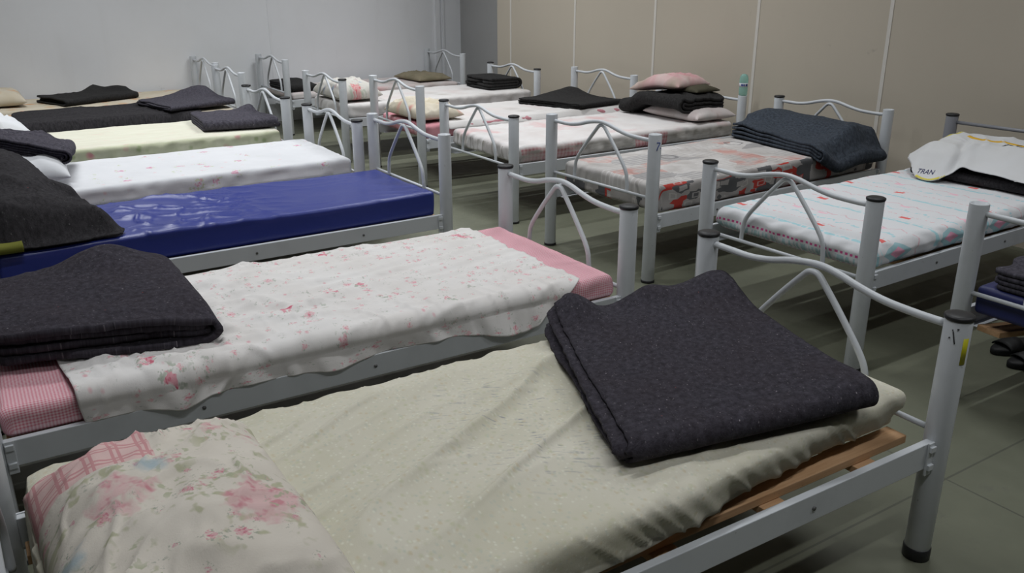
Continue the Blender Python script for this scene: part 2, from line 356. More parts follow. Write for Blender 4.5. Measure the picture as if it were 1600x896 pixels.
M['pet'] = pet()
M['label_white'] = new_mat('white_label', (.7, .7, .74), .5, .3)

# ------------------------------------------------------------------ mesh plumbing
class Frame:
    """a placed origin: world point and turn about z"""
    def __init__(s, loc, rz=0):
        s.loc = np.array(loc, float); s.rz = rz; s.c, s.s = math.cos(rz), math.sin(rz)
    def inv(s, V):
        V = np.asarray(V, float) - s.loc
        return np.stack([V[:, 0] * s.c + V[:, 1] * s.s, -V[:, 0] * s.s + V[:, 1] * s.c, V[:, 2]], 1)
def mesh(name, V, F, mat, fr=None, parent=None, uv=None, smooth=True, mods=()):
    """V in world coordinates; the object stands at fr (or at its own footing)"""
    V = np.asarray(V, float)
    if fr is None:
        lo, hi = V.min(0), V.max(0); fr = Frame(((lo[0] + hi[0]) / 2, (lo[1] + hi[1]) / 2, lo[2]))
    me = bpy.data.meshes.new(name)
    me.from_pydata(fr.inv(V).tolist(), [], [tuple(int(i) for i in f) for f in F]); me.materials.append(mat)
    if smooth: me.polygons.foreach_set('use_smooth', [True] * len(me.polygons))
    if uv is not None:
        l = me.uv_layers.new(name='UVMap'); idx = np.zeros(len(me.loops), int); me.loops.foreach_get('vertex_index', idx)
        l.data.foreach_set('uv', np.asarray(uv, float)[idx].ravel())
    me.update()
    o = bpy.data.objects.new(name, me); C.objects.link(o)
    if parent is not None: o.parent = parent
    else: o.location = fr.loc; o.rotation_euler = (0, 0, fr.rz)
    for m in mods: m(o)
    o['_'] = 1; del o['_']
    return o
def tag(o, label=None, cat=None, group=None, kind=None):
    if label: o['label'] = label
    if cat: o['category'] = cat
    if group: o['group'] = group
    if kind: o['kind'] = kind
    return o
def empty(name, fr):
    o = bpy.data.objects.new(name, None); C.objects.link(o); o.location = fr.loc; o.rotation_euler = (0, 0, fr.rz)
    o.empty_display_size = .1; return o
def solid(th, off=1.0):
    def f(o):
        m = o.modifiers.new('thickness', 'SOLIDIFY'); m.thickness = th; m.offset = off; m.use_even_offset = False
    return f
def subd(n=1):
    def f(o):
        m = o.modifiers.new('smooth', 'SUBSURF'); m.levels = n; m.render_levels = n
    return f
def bevel(w=.002, seg=2):
    def f(o):
        m = o.modifiers.new('edge', 'BEVEL'); m.width = w; m.segments = seg; m.limit_method = 'ANGLE'
    return f

class MB:
    def __init__(s): s.V = []; s.F = []; s.n = 0
    def add(s, V, F):
        V = np.asarray(V, float); s.V.append(V); s.F += [tuple(i + s.n for i in f) for f in F]; s.n += len(V); return s
    def box(s, P, X, Y, Z):
        """box centred at P with half-axis vectors"""
        P, X, Y, Z = (np.array(a, float) for a in (P, X, Y, Z))
        V = [P + a * X + b * Y + c * Z for c in (-1, 1) for b in (-1, 1) for a in (-1, 1)]
        return s.add(V, [(0, 2, 3, 1), (4, 5, 7, 6), (0, 1, 5, 4), (2, 6, 7, 3), (0, 4, 6, 2), (1, 3, 7, 5)])
    def lathe(s, P, prof, n=24):
        """profile of (radius, height) about a vertical axis at P"""
        P = np.array(P, float); V = []; F = []
        for r, h in prof:
            for k in range(n):
                a = 2 * PI * k / n; V.append(P + [r * math.cos(a), r * math.sin(a), h])
        m = len(prof)
        for i in range(m - 1):
            for k in range(n):
                k2 = (k + 1) % n; F.append((i * n + k, i * n + k2, (i + 1) * n + k2, (i + 1) * n + k))
        F.append(tuple(range(n))[::-1]); F.append(tuple((m - 1) * n + k for k in range(n)))
        return s.add(V, F)
    def tube(s, pts, r, n=12):
        pts = [np.array(p, float) for p in pts]; V = []; F = []; up = None
        for i, p in enumerate(pts):
            t = pts[min(i + 1, len(pts) - 1)] - pts[max(i - 1, 0)]; t = t / np.linalg.norm(t)
            if up is None:
                up = np.array([0, 0, 1.0]) if abs(t[2]) < .9 else np.array([1.0, 0, 0])
            a = up - t * (up @ t); a /= np.linalg.norm(a); up = a; b = np.cross(t, a)
            for k in range(n):
                w = 2 * PI * k / n; V.append(p + r * (math.cos(w) * a + math.sin(w) * b))
        for i in range(len(pts) - 1):
            for k in range(n):
                k2 = (k + 1) % n; F.append((i * n + k, i * n + k2, (i + 1) * n + k2, (i + 1) * n + k))
        F.append(tuple(range(n))[::-1]); F.append(tuple((len(pts) - 1) * n + k for k in range(n)))
        return s.add(V, F)
    def build(s, name, mat, fr=None, parent=None, smooth=True, mods=()):
        return mesh(name, np.concatenate(s.V), s.F, mat, fr, parent, None, smooth, mods)
def spline(pts, k=6):
    pts = np.array(pts, float); P = np.vstack([2 * pts[0] - pts[1], pts, 2 * pts[-1] - pts[-2]]); out = []
    for i in range(1, len(P) - 2):
        for j in range(k):
            t = j / k; a, b, c, d = P[i - 1], P[i], P[i + 1], P[i + 2]
            out.append(.5 * (2 * b + (c - a) * t + (2 * a - 5 * b + 4 * c - d) * t * t + (3 * b - a - 3 * c + d) * t ** 3))
    out.append(pts[-1]); return np.array(out)

# ------------------------------------------------------------------ setting
def plane_box(name, lo, hi, mat):
    lo, hi = np.array(lo, float), np.array(hi, float); c = (lo + hi) / 2; h = (hi - lo) / 2
    o = MB().box(c, (h[0], 0, 0), (0, h[1], 0), (0, 0, h[2])).build(name, mat, smooth=False); o['kind'] = 'structure'; return o
XT, XR, YB, XL, YF, ZC = 3.10, 3.34, 8.39, -3.3, -4.2, 3.4
plane_box('floor', (XL - .1, YF - .1, -.1), (XR + .2, YB + .1, 0), M['floor'])
plane_box('ceiling', (XL - .1, YF - .1, ZC), (XR + .2, YB + .1, ZC + .1), M['ceiling'])
plane_box('wall_back', (XL, YB, 0), (XR + .1, YB + .1, ZC), M['wall_white'])
plane_box('wall_right', (XR, 7.0, 0), (XR + .1, YB, ZC), M['wall_grey'])
plane_box('wall_partition', (XT, YF, 0), (XT + .12, 7.16, ZC), M['wall_tan'])
plane_box('wall_left', (XL - .1, YF, 0), (XL, YB, ZC), M['wall_dim'])
plane_box('wall_front', (XL, YF - .1, 0), (XT, YF, ZC), M['wall_dim'])
for i, y in enumerate((6.89, 5.77, 4.65, 3.53, 2.44, 1.33, .22)):
    plane_box('trim_%d' % (i + 1), (XT - .004, y - .013, 0), (XT, y + .013, ZC), M['trim_light'])
plane_box('trim_8', (1.0, YB - .004, 0), (1.03, YB, ZC), M['wall_white'])
plane_box('trim_9', (2.99, YB - .03, 0), (3.05, YB, ZC), M['wall_white'])
plane_box('trim_10', (3.09, YB - .02, 0), (3.11, YB, ZC), M['wall_white'])

# ------------------------------------------------------------------ beds
# x, y of the foot board's middle, turn, width, length, foot height, head height, top of side rail, caps (foot near, foot far, head near, head far), mattress top
BEDS = {
 'A1': (0, .43, -.013, .866, 2.08, .707, .707, .366, (1, 1, 1, 1)),
 'A2': (.009, 1.69, -.009, .851, 2.08, .710, .710, .367, (1, 1, 1, 1)),
 'A3': (.095, 3.277, .013, .871, 2.10, .734, .734, .315, (0, 0, 1, 1)),
 'A4': (.014, 4.192, .003, .837, 2.02, .695, .695, .372, (1, 1, 1, 1)),
 'A5': (-.04, 5.346, .013, .871, 2.0, .711, .711, .39, (1, 1, 1, 1)),
 'A6': (.146, 6.985, 0.0, .851, 2.0, .727, .727, .335, (0, 0, 0, 0)),
 'A7': (.172, 7.914, -.002, .862, 2.0, .740, .740, .34, (0, 0, 0, 0)),
 'B1': (.97, .094, -.004, .86, 1.98, .742, .742, .345, (0, 0, 1, 1)),
 'B2': (.853, 1.276, .025, .84, 1.944, .709, .757, .405, (1, 1, 1, 1)),
 'B3': (.859, 2.523, .047, .824, 1.99, .766, .720, .355, (0, 0, 0, 1)),
 'B4': (.916, 3.901, .004, .90, 2.014, .686, .668, .377, (1, 1, 0, 1)),
 'B5': (.901, 5.103, -.019, .862, 1.994, .749, .716, .36, (0, 0, 0, 0)),
 'B6': (.767, 6.268, .012, .837, 1.973, .701, .677, .37, (1, 0, 1, 1)),
 'B7': (.834, 7.877, 0, .852, 1.996, .737, .707, .345, (0, 0, 0, 0)),
}
class Bed: pass
BD = {}
for k, (x, y, a, w, L, hf, hh, hr, caps) in BEDS.items():
    b = Bed(); b.k = k; b.s = -1 if k[0] == 'A' else 1; b.x, b.y, b.a, b.w, b.L, b.hf, b.hh, b.hr, b.caps = x, y, a, w, L, hf, hh, hr, caps
    BD[k] = b
def W(b, u, v, z):
    """bed coordinates (u from foot to head, v from near to far side) -> world"""
    u, v, z = np.broadcast_arrays(np.asarray(u, float), np.asarray(v, float), np.asarray(z, float))
    lx = b.s * u; c, s = math.cos(b.a), math.sin(b.a)
    return np.stack([b.x + lx * c - v * s, b.y + lx * s + v * c, z], -1)
def bfr(b, u, v, z=0): return Frame(W(b, u, v, z), b.a)
PR = .033
BED_LABEL = {
 'A1': 'white metal bed with the cream yellow sheet, wood slats showing at its near rail',
 'A2': 'white metal bed under the rose print sheet and red gingham mattress',
 'A3': 'white metal bed carrying the shiny blue vinyl mattress',
 'A4': 'white metal bed under the white mattress with small pink sprigs, behind the blue one',
 'A5': 'white metal bed under the cream and green sheet with a grey blanket at its foot',
 'A6': 'white metal bed almost covered by dark blankets, beside the back wall bed',
 'A7': 'white metal bed under the orange and cream mattress against the white back wall',
 'B1': 'white metal bed holding a navy mattress, only its far foot post in view',
 'B2': 'white metal bed under the teal and coral print sheet, with a grey head board',
 'B3': 'white metal bed under the grey and red print sheet, number inked on its foot post',
 'B4': 'white metal bed with a pillow stack and a green bottle on its head post',
 'B5': 'white metal bed with a flat black blanket and a cream pillow at its foot',
 'B6': 'white metal bed with a patchwork pillow at foot and folded black blanket at head',
 'B7': 'white metal bed in the back corner, flat olive pillow at its head',
}
def make_bed(b):
    fr = Frame(W(b, b.L / 2, 0, 0), b.a); root = empty('bed', fr)
    tag(root, BED_LABEL[b.k], 'bed', 'metal beds set in two rows')
    wm = M['white_metal']
    posts = {}
    near = b.k in ('A1', 'A2', 'A3', 'B1', 'B2', 'B3', 'B4')
    for e, h in ((0, b.hf), (1, b.hh)):
        grey = (b.k == 'B2' and e == 1); mt = M['grey_metal'] if grey else wm
        u = e * b.L
        for sd in (-1, 1):
            p = W(b, u, sd * b.w / 2, 0); cap = b.caps[e * 2 + (0 if sd < 0 else 1)]
            m = MB()
            if cap: prof = [(PR * .96, .012), (PR, .014), (PR, h - .010), (PR * .97, h - .008)]
            else: prof = [(PR * .96, .012), (PR, .014), (PR, h - .003), (PR * .97, h), (PR * .86, h), (PR * .85, h - .03)]
            m.lathe(p, prof, 28); po = m.build('post', mt, fr, root); posts[(e, sd)] = po
            if grey: po['label'] = 'grey post'
            if cap:
                MB().lathe(p, [(PR * .8, h - .02), (PR * 1.07, h - .0095), (PR * 1.10, h - .005), (PR * 1.07, h - .001), (PR * .9, h + .0015), (PR * .5, h + .003)], 28).build('post_cap', M['black_plastic'], fr, po)
            fh = .034 if b.k == 'A1' else .012
            MB().lathe(p, [(PR * 1.0, 0), (PR * 1.07, .002), (PR * 1.07, fh), (PR * 1.01, fh + .002)], 24).build('foot_cap', M['black_plastic'], fr, po)
        hw = b.w / 2 - PR * .9
        if grey:
            m = MB().tube([W(b, u, -hw, h - .045), W(b, u, hw, h - .045)], .010); m.build('top_rail', mt, fr, root)
            cv = [(.085 * math.cos(t), h - .19 + .085 * math.sin(t)) for t in np.linspace(0, 2 * PI, 33)]
            MB().tube([W(b, u, v, z) for v, z in cv], .006, 10).build('ring', mt, fr, root)
            zl = h - .33
        else:
            zr = h - .034
            pts = [(-hw, zr), (-.33, zr - .001), (-.23, zr + .003), (-.15, zr + .016), (-.075, zr + .034), (-.02, zr + .042), (.03, zr + .040), (.10, zr + .028), (.17, zr + .010), (.25, zr - .001), (.33, zr - .001), (hw, zr)]
            MB().tube(spline([W(b, u, v, z) for v, z in pts], 5), .0105).build('top_rail', wm, fr, root)
            zl = h - .325
            ac = [(-.215, zl), (-.212, zl + .05), (-.195, zl + .115), (-.12, zl + .208), (-.04, zr + .004), (-.018, zr + .024), (.0, zr + .028), (.018, zr + .024), (.04, zr + .004), (.12, zl + .208), (.195, zl + .115), (.212, zl + .05), (.215, zl)]
            # the arch is welded just in front of the rail on the bed side
            MB().tube(spline([W(b, u + (.012 if e == 0 else -.012), v, z - .006) for v, z in ac], 5), .0095).build('arch_rail', wm, fr, root)
        MB().tube([W(b, u, -hw, zl), W(b, u, hw, zl)], .008).build('lower_rail', mt, fr, root)
    for sd in (-1, 1):
        v = sd * b.w / 2; u0, u1 = PR * .95, b.L - PR * .95; hz = .037
        cx = W(b, (u0 + u1) / 2, v, b.hr - hz); ax = W(b, u1, v, 0) - W(b, (u0 + u1) / 2, v, 0); ay = (W(b, 0, v + 1, 0) - W(b, 0, v, 0))
        m = MB().box(cx, ax, ay * .010, (0, 0, hz))
        m.box(cx - ay * sd * .024 - np.array([0, 0, hz - .002]), ax * .97, ay * .016, (0, 0, .002))    # inner flange
        ra = m.build('side_rail', wm, fr, root, smooth=False, mods=[bevel(.003)])
        for u in (u0 + .012, u1 - .012):
            q = W(b, u, v + sd * .013, b.hr - .045); q[2] = b.hr - .045
            m = MB().box(q, ax / np.linalg.norm(ax) * .012, ay * .003, (0, 0, .047))
            m.box(q + np.array([0, 0, .030]) + ay * sd * .006, ax / np.linalg.norm(ax) * .010, ay * .004, (0, 0, .008))
            m.box(q + np.array([0, 0, -.022]) + ay * sd * .006, ax / np.linalg.norm(ax) * .010, ay * .004, (0, 0, .008))
            m.build('bracket', wm, fr, ra, smooth=False, mods=[bevel(.0015)])
        if near:
            for u in (.48, 1.02, 1.55):
                q = W(b, u, v + sd * .0105, b.hr - .038); t = ay * sd
                MB().tube([q - t * .002, q + t * .003], .0055, 12).build('bolt', M['steel'], fr, ra)
    # wooden base: cross slats resting on the rails' flanges, long boards on top
    m = MB(); ex = W(b, 1, 0, 0) - W(b, 0, 0, 0); ey = W(b, 0, 1, 0) - W(b, 0, 0, 0); zt = b.hr - .012
    for u in np.linspace(.20 if b.k[0] == 'A' else .42, b.L - .2, 6): m.box(W(b, u, 0, zt - .045), ex * .035, ey * (b.w / 2 - .014), (0, 0, .010))
    for v in (-.332, -.12, .12, .332): m.box(W(b, b.L / 2 + (-.01 if b.k[0] == 'A' else .15), v, zt - .0225), ex * (b.L / 2 - (.03 if b.k[0] == 'A' else .19)), ey * (.030 if b.k == 'A1' else .034), (0, 0, .0115))
    m.build('slat_base', M['wood'], fr, root, smooth=False, mods=[bevel(.002)])
    b.root = root; b.fr = fr; b.posts = posts; b.zb = b.hr - .010
    return root
for b in BD.values(): make_bed(b)

def on_post(b, e, sd, az, z, r=PR + .0006):
    p = W(b, e * b.L, sd * b.w / 2, z); return p + np.array([r * math.cos(az), r * math.sin(az), 0])
CAM = np.array([-1.9976, -1.0705, 1.4866])
def view_az(b, e, sd):
    p = W(b, e * b.L, sd * b.w / 2, 0); return math.atan2(CAM[1] - p[1], CAM[0] - p[0])
def patch(b, e, sd, az0, az1, z0, z1, name, mat, n=8, skew=0.0):
    V = []; F = []
    for j, z in enumerate((z0, z1)):
        for i in range(n + 1): V.append(on_post(b, e, sd, az0 + (az1 - az0) * i / n + skew * j, z))
    for i in range(n): F.append((i, i + 1, n + 2 + i, n + 1 + i))
    return mesh(name, V, F, mat, b.fr, b.posts[(e, sd)], mods=[solid(.0006)])
b = BD['A1']; az = view_az(b, 0, -1)
patch(b, 0, -1, az + .55, az + 1.0, .585, .655, 'tape', M['yellow_tape'])
m = MB(); m.tube([on_post(b, 0, -1, az - .25, .672), on_post(b, 0, -1, az - .10, .652), on_post(b, 0, -1, az - .02, .640)], .0014, 6)
for da, z, r in ((.06, .680, .0026), (-.45, .655, .002), (-.3, .676, .0014)): m.tube([on_post(b, 0, -1, az + da, z), on_post(b, 0, -1, az + da + .02, z - .002)], r, 6)
m.build('pen_mark', M['black_ink'], b.fr, b.posts[(0, -1)])
b = BD['B3']; az = view_az(b, 0, -1); m = MB()
m.tube([on_post(b, 0, -1, az + .30, .728), on_post(b, 0, -1, az + .80, .728), on_post(b, 0, -1, az + .82, .722)], .0022, 6)
m.tube([on_post(b, 0, -1, az + .82, .724), on_post(b, 0, -1, az + .5, .708), on_post(b, 0, -1, az + .32, .690)], .0022, 6)
m.tube([on_post(b, 0, -1, az + 1.0, .702), on_post(b, 0, -1, az + 1.05, .699)], .0022, 6)
m.build('pen_mark', M['blue_ink'], b.fr, b.posts[(0, -1)])

# ------------------------------------------------------------------ mattresses
def lattice(a, b, n, r, k=5):
    """samples from a to b, closer together in the two rounded edges"""
    e = r * (1 - np.cos(np.linspace(0, PI / 2, k + 1)))
    return np.concatenate([a + e[:-1], np.linspace(a + r, b - r, n), (b - e[:-1])[::-1]])
def mattress(b, u0, u1, v0, v1, z1, mat, label, disp=None, side=None, r=.028, n=(70, 30), name='mattress', cat='mattress', z0=None, group='mattresses on the beds', warp=None, par=None):
    z0 = b.zb if z0 is None else z0
    U = lattice(u0, u1, n[0], r); V_ = lattice(v0, v1, n[1], r); Z = lattice(z0, z1, 6, min(r, (z1 - z0) * .45))
    idx = {}; P = []
    def vid(i, j, k):
        q = (i, j, k)
        if q not in idx: idx[q] = len(P); P.append((U[i], V_[j], Z[k]))
        return idx[q]
    F = []; I, J, K = len(U), len(V_), len(Z)
    for k in (0, K - 1):
        for i in range(I - 1):
            for j in range(J - 1):
                f = (vid(i, j, k), vid(i + 1, j, k), vid(i + 1, j + 1, k), vid(i, j + 1, k)); F.append(f if k else f[::-1])
    for i in (0, I - 1):
        for j in range(J - 1):
            for k in range(K - 1):
                f = (vid(i, j, k), vid(i, j + 1, k), vid(i, j + 1, k + 1), vid(i, j, k + 1)); F.append(f if i else f[::-1])
    for j in (0, J - 1):
        for i in range(I - 1):
            for k in range(K - 1):
                f = (vid(i, j, k), vid(i + 1, j, k), vid(i + 1, j, k + 1), vid(i, j, k + 1)); F.append(f if not j else f[::-1])
    P = np.array(P); rz = min(r, (z1 - z0) * .45)
    inn = np.stack([np.clip(P[:, 0], u0 + r, u1 - r), np.clip(P[:, 1], v0 + r, v1 - r), np.clip(P[:, 2], z0 + rz, z1 - rz)], 1)
    D = P - inn; ln = np.linalg.norm(D, axis=1, keepdims=True); N = D / np.maximum(ln, 1e-9)
    Q = inn + N * np.array([r, r, rz])
    u, v, z = Q.T
    h = (z - z0) / (z1 - z0)
    d = np.zeros(len(Q))
    top = np.clip(N[:, 2], 0, 1); sid = np.sqrt(np.clip(1 - N[:, 2] ** 2, 0, 1)) * (N[:, 2] > -.3)
    if disp: d += disp(u, v) * top
    if side: d += side(u, v, h) * sid
    uv = np.stack([u + N[:, 0] * (z1 - z), v + N[:, 1] * (z1 - z)], 1)
    Q = Q + N * d[:, None]
    if warp: Q = warp(Q)
    if b.s > 0: F = F
    else: F = [f[::-1] for f in F]
    o = mesh(name, W(b, Q[:, 0], Q[:, 1], Q[:, 2]), F, mat, bfr(b, (u0 + u1) / 2, (v0 + v1) / 2, z0), par, uv)
    if par is None: tag(o, label, cat, group)
    return o
def soft(seed, amp=.004, wr=.003):
    return lambda u, v: amp * 2 * fbm(u * 2.2, v * 3, seed, 3) + wr * folds(u, v, .2 + .3 * (seed % 5 - 2), .35, .07, seed + 3) + wr * .6 * folds(u, v, 1.2, .25, .06, seed + 9)
def sidew(seed, amp=.005, ln=.05):
    return lambda u, v, h: amp * (2 * vn(u / ln + v / ln + h * .8, h * 1.2, seed) - 1) + amp * .6 * (2 * vn(u / ln * 2.3 + v / ln * 2.3, h * 2, seed + 4) - 1)

# A1 cream sheet: long slanted pulls from the pillow towards the blanket, gathered near side
def a1_top(u, v):
    d = .007 * 2 * fbm(u * 1.6, v * 2.4, 3, 2)
    pull = sstep(.35, .9, u) * sstep(-.40, -.15, v) * sstep(.40, .28, v)
    d += .024 * folds(u, v, 2.72, .9, .15, 11, 3.5) * pull
    d += .015 * folds(u, v, 2.76, .6, .075, 22, 3) * pull
    d += .004 * folds(u, v, 2.82, .30, .04, 31, 2) * (.25 + .75 * pull)
    d += .009 * folds(u, v, 2.0, .24, .10, 41, 2) * sstep(-.08, -.36, v) * sstep(.45, .8, u) * sstep(1.5, 1.2, u)
    d += .004 * folds(u, v, .9, .12, .05, 47, 3) * sstep(.30, .42, v)
    return d - .012 * gauss(u, v, 1.5, -.1, .5, .3)
def a1_side(u, v, h):
    q = u + .12 * (1 - h)                                             # pleats lean as they fall
    g = vn(q / .050, h * .35, 51); g2 = vn(q / .15 + h * .4, h * .7, 53); g3 = folds(q, h * .06, 1.35, .3, .045, 59, 2)
    return (.016 * (g2 - .5) + .009 * (g - .5) + .008 * g3) * (.3 + .7 * np.clip(1.2 - h, 0, 1)) * 1.5
def a1_warp(Q):
    # scalloped far edge where the elastic gathers
    far = sstep(.30, .44, Q[:, 1]); Q = Q.copy()
    hh_ = np.clip((Q[:, 2] - .357) / .11, 0, 1); Q[:, 1] += .034 * (1 - hh_) * sstep(-.25, -.36, Q[:, 1]) * sstep(1.3, .5, Q[:, 0])
    Q[:, 1] -= .055 * sstep(.25, 1.0, Q[:, 0]) * sstep(-.1, -.36, Q[:, 1])
    Q[:, 2] += far * (.010 * (vn(Q[:, 0] / .055, 0 * Q[:, 0], 61) - .5) + .006 * (vn(Q[:, 0] / .16, 0 * Q[:, 0], 63) - .5))
    Q[:, 1] += far * .014 * (vn(Q[:, 0] / .07, 0 * Q[:, 0], 67) - .5)
    return Q
mattress(BD['A1'], -.005 + .035, 2.02, -.365, .435, .478, M['yellow_sheet'], 'mattress under a wrinkled cream yellow fitted sheet on the bed with bare slats', a1_top, a1_side, .036, (300, 120), warp=a1_warp, z0=BD['A1'].zb + .001)
mattress(BD['A2'], .035, 2.045, -.412, .412, .443, M['gingham'], 'mattress in a pink and red gingham cover, showing at both ends of the rose sheet', soft(5, .004, .002), sidew(6, .004, .07), .026, (110, 50))
# A3: glossy vinyl, creased near the blanket
def a3_top(u, v):
    cr = sstep(.75, 1.1, u) * sstep(1.58, 1.48, u)
    return .005 * 2 * fbm(u * 2, v * 2, 71, 2) + cr * (.012 * folds(u, v, 1.2, .30, .12, 73, 5) + .009 * folds(u, v, .5, .3, .11, 75, 5) + .007 * folds(u, v, 2.2, .2, .09, 77, 5)) + .003 * folds(u, v, .2, .5, .09, 79, 4)
mattress(BD['A3'], .05, 2.06, -.408, .30, .432, M['blue_vinyl'], 'bare shiny royal blue vinyl mattress', a3_top, sidew(80, .002, .2), .020, (220, 70))
mattress(BD['A4'], .035, 1.98, -.405, .405, .468, M['white_sprig'], 'mattress in a white sheet with sparse pink and green sprigs', soft(8, .003, .003), sidew(9, .006, .12), .03, (110, 40))
mattress(BD['A5'], .035, 1.96, -.415, .415, .480, M['cream_green'], 'mattress in a cream sheet with a green flowered side', soft(12, .004, .004), sidew(13, .007, .06), .03, (90, 36))
mattress(BD['A6'], .035, 1.96, -.405, .405, .410, M['cream_orange'], 'mattress hidden under the two dark blankets before the back wall bed', soft(14), None, .03, (50, 24))
mattress(BD['A7'], .035, 1.96, -.41, .41, .420, M['cream_orange'], 'orange and cream flowered mattress along the white back wall', soft(15), sidew(16), .03, (60, 26))
mattress(BD['B1'], .022, 1.94, -.40, .40, .440, M['navy_vinyl'], 'navy blue mattress behind the nearest foot post', soft(17, .003, .002), None, .022, (50, 24))
def b2_side(u, v, h): return sidew(19, .008, .07)(u, v, h) + .010 * np.sin(h * 3.2) + .006 * folds(v, h * .1, 0, .5, .05, 90, 2)
mattress(BD['B2'], .045, 1.90, -.40, .40, .497, M['tribal'], 'mattress in a white sheet with teal, coral and pink print', soft(18, .003, .003), b2_side, .035, (110, 46))
mattress(BD['B3'], .075, 1.95, -.392, .392, .492, M['carprint'], 'mattress in a grey sheet with red and black street print', soft(20, .004, .004), sidew(21, .006, .09), .030, (110, 46))
mattress(BD['B4'], .045, 1.97, -.43, .43, .480, M['b4_sheet'], 'mattress in a worn pink and grey sheet under the pillow stack', soft(22, .004, .004), sidew(23, .008, .06), .035, (110, 46))
mattress(BD['B5'], .045, 1.95, -.41, .41, .452, M['pink_old'], 'faded pink mattress showing below the pale soiled sheet', soft(24, .004, .003), sidew(25, .007, .07), .032, (90, 40))
mattress(BD['B6'], .045, 1.93, -.398, .398, .475, M['pale_sheet'], 'mattress in a pale grey sheet, between the patchwork pillow and the rolled blanket', soft(26, .004, .003), sidew(27, .008, .05), .032, (80, 36))
mattress(BD['B7'], .045, 1.95, -.406, .406, .408, M['pink_grey'], 'pinkish mattress on the bed in the far corner', soft(28), sidew(29), .03, (60, 26))

# ------------------------------------------------------------------ loose cloth
def inside(poly, x, y):
    r = np.zeros(x.shape, bool); n = len(poly)
    for i in range(n):
        x0, y0 = poly[i]; x1, y1 = poly[(i + 1) % n]
        if y0 == y1: continue
        c = ((y0 > y) != (y1 > y)) & (x < (x1 - x0) * (y - y0) / (y1 - y0) + x0); r ^= c
    return r
def nearest(poly, x, y):
    best = np.full(x.shape, 1e9); bx = x.copy(); by = y.copy(); n = len(poly)
    for i in range(n):
        a = np.array(poly[i]); d = np.array(poly[(i + 1) % n]) - a; L = d @ d
        if L < 1e-12: continue
        t = np.clip(((x - a[0]) * d[0] + (y - a[1]) * d[1]) / L, 0, 1); px = a[0] + t * d[0]; py = a[1] + t * d[1]
        q = (px - x) ** 2 + (py - y) ** 2; k = q < best; best[k] = q[k]; bx[k] = px[k]; by[k] = py[k]
    return bx, by, np.sqrt(best)
def closed_spline(pts, k=6):
    pts = np.array(pts, float); n = len(pts); out = []
    for i in range(n):
        a, b, c, d = pts[i - 1], pts[i], pts[(i + 1) % n], pts[(i + 2) % n]
        for j in range(k):
            t = j / k; out.append(.5 * (2 * b + (c - a) * t + (2 * a - 5 * b + 4 * c - d) * t * t + (3 * b - a - 3 * c + d) * t ** 3))
    return np.array(out)
def drape(b, poly, height, mat, name, label=None, cat=None, res=.014, th=.006, group=None, parent=None, fr=None, smooth=True, lump=False):
    """cloth lying on the surface height(u, v) inside the outline poly (bed coordinates)"""
    pl = closed_spline(poly, 6) if smooth else np.array(poly, float)
    lo = pl.min(0) - res; hi = pl.max(0) + res
    U = np.arange(lo[0], hi[0] + res, res); V_ = np.arange(lo[1], hi[1] + res, res)
    X, Y = np.meshgrid(U, V_, indexing='ij'); ins = inside(pl, X, Y)
    bx, by, dist = nearest(pl, X, Y)
    I, J = X.shape; cell = ins[:-1, :-1] | ins[1:, :-1] | ins[:-1, 1:] | ins[1:, 1:]
    use = np.zeros((I, J), bool)
    use[:-1, :-1] |= cell; use[1:, :-1] |= cell; use[:-1, 1:] |= cell; use[1:, 1:] |= cell
    Xs = np.where(ins & (dist > res * .35), X, bx); Ys = np.where(ins & (dist > res * .35), Y, by)
    ids = -np.ones((I, J), int); ids[use] = np.arange(use.sum())
    u = Xs[use]; v = Ys[use]; dd = np.where(ins, dist, 0)[use]
    z = height(u, v, dd) if lump else height(u, v)
    F = []
    for i in range(I - 1):
        for j in range(J - 1):
            if cell[i, j]:
                f = (ids[i, j], ids[i + 1, j], ids[i + 1, j + 1], ids[i, j + 1]); F.append(f if b.s > 0 else f[::-1])
    V = W(b, u, v, z)
    o = mesh(name, V, F, mat, fr or bfr(b, *pl.mean(0), float(z.min())), parent, np.stack([u, v], 1), mods=[solid(th)])
    if parent is None: tag(o, label, cat, group)
    return o
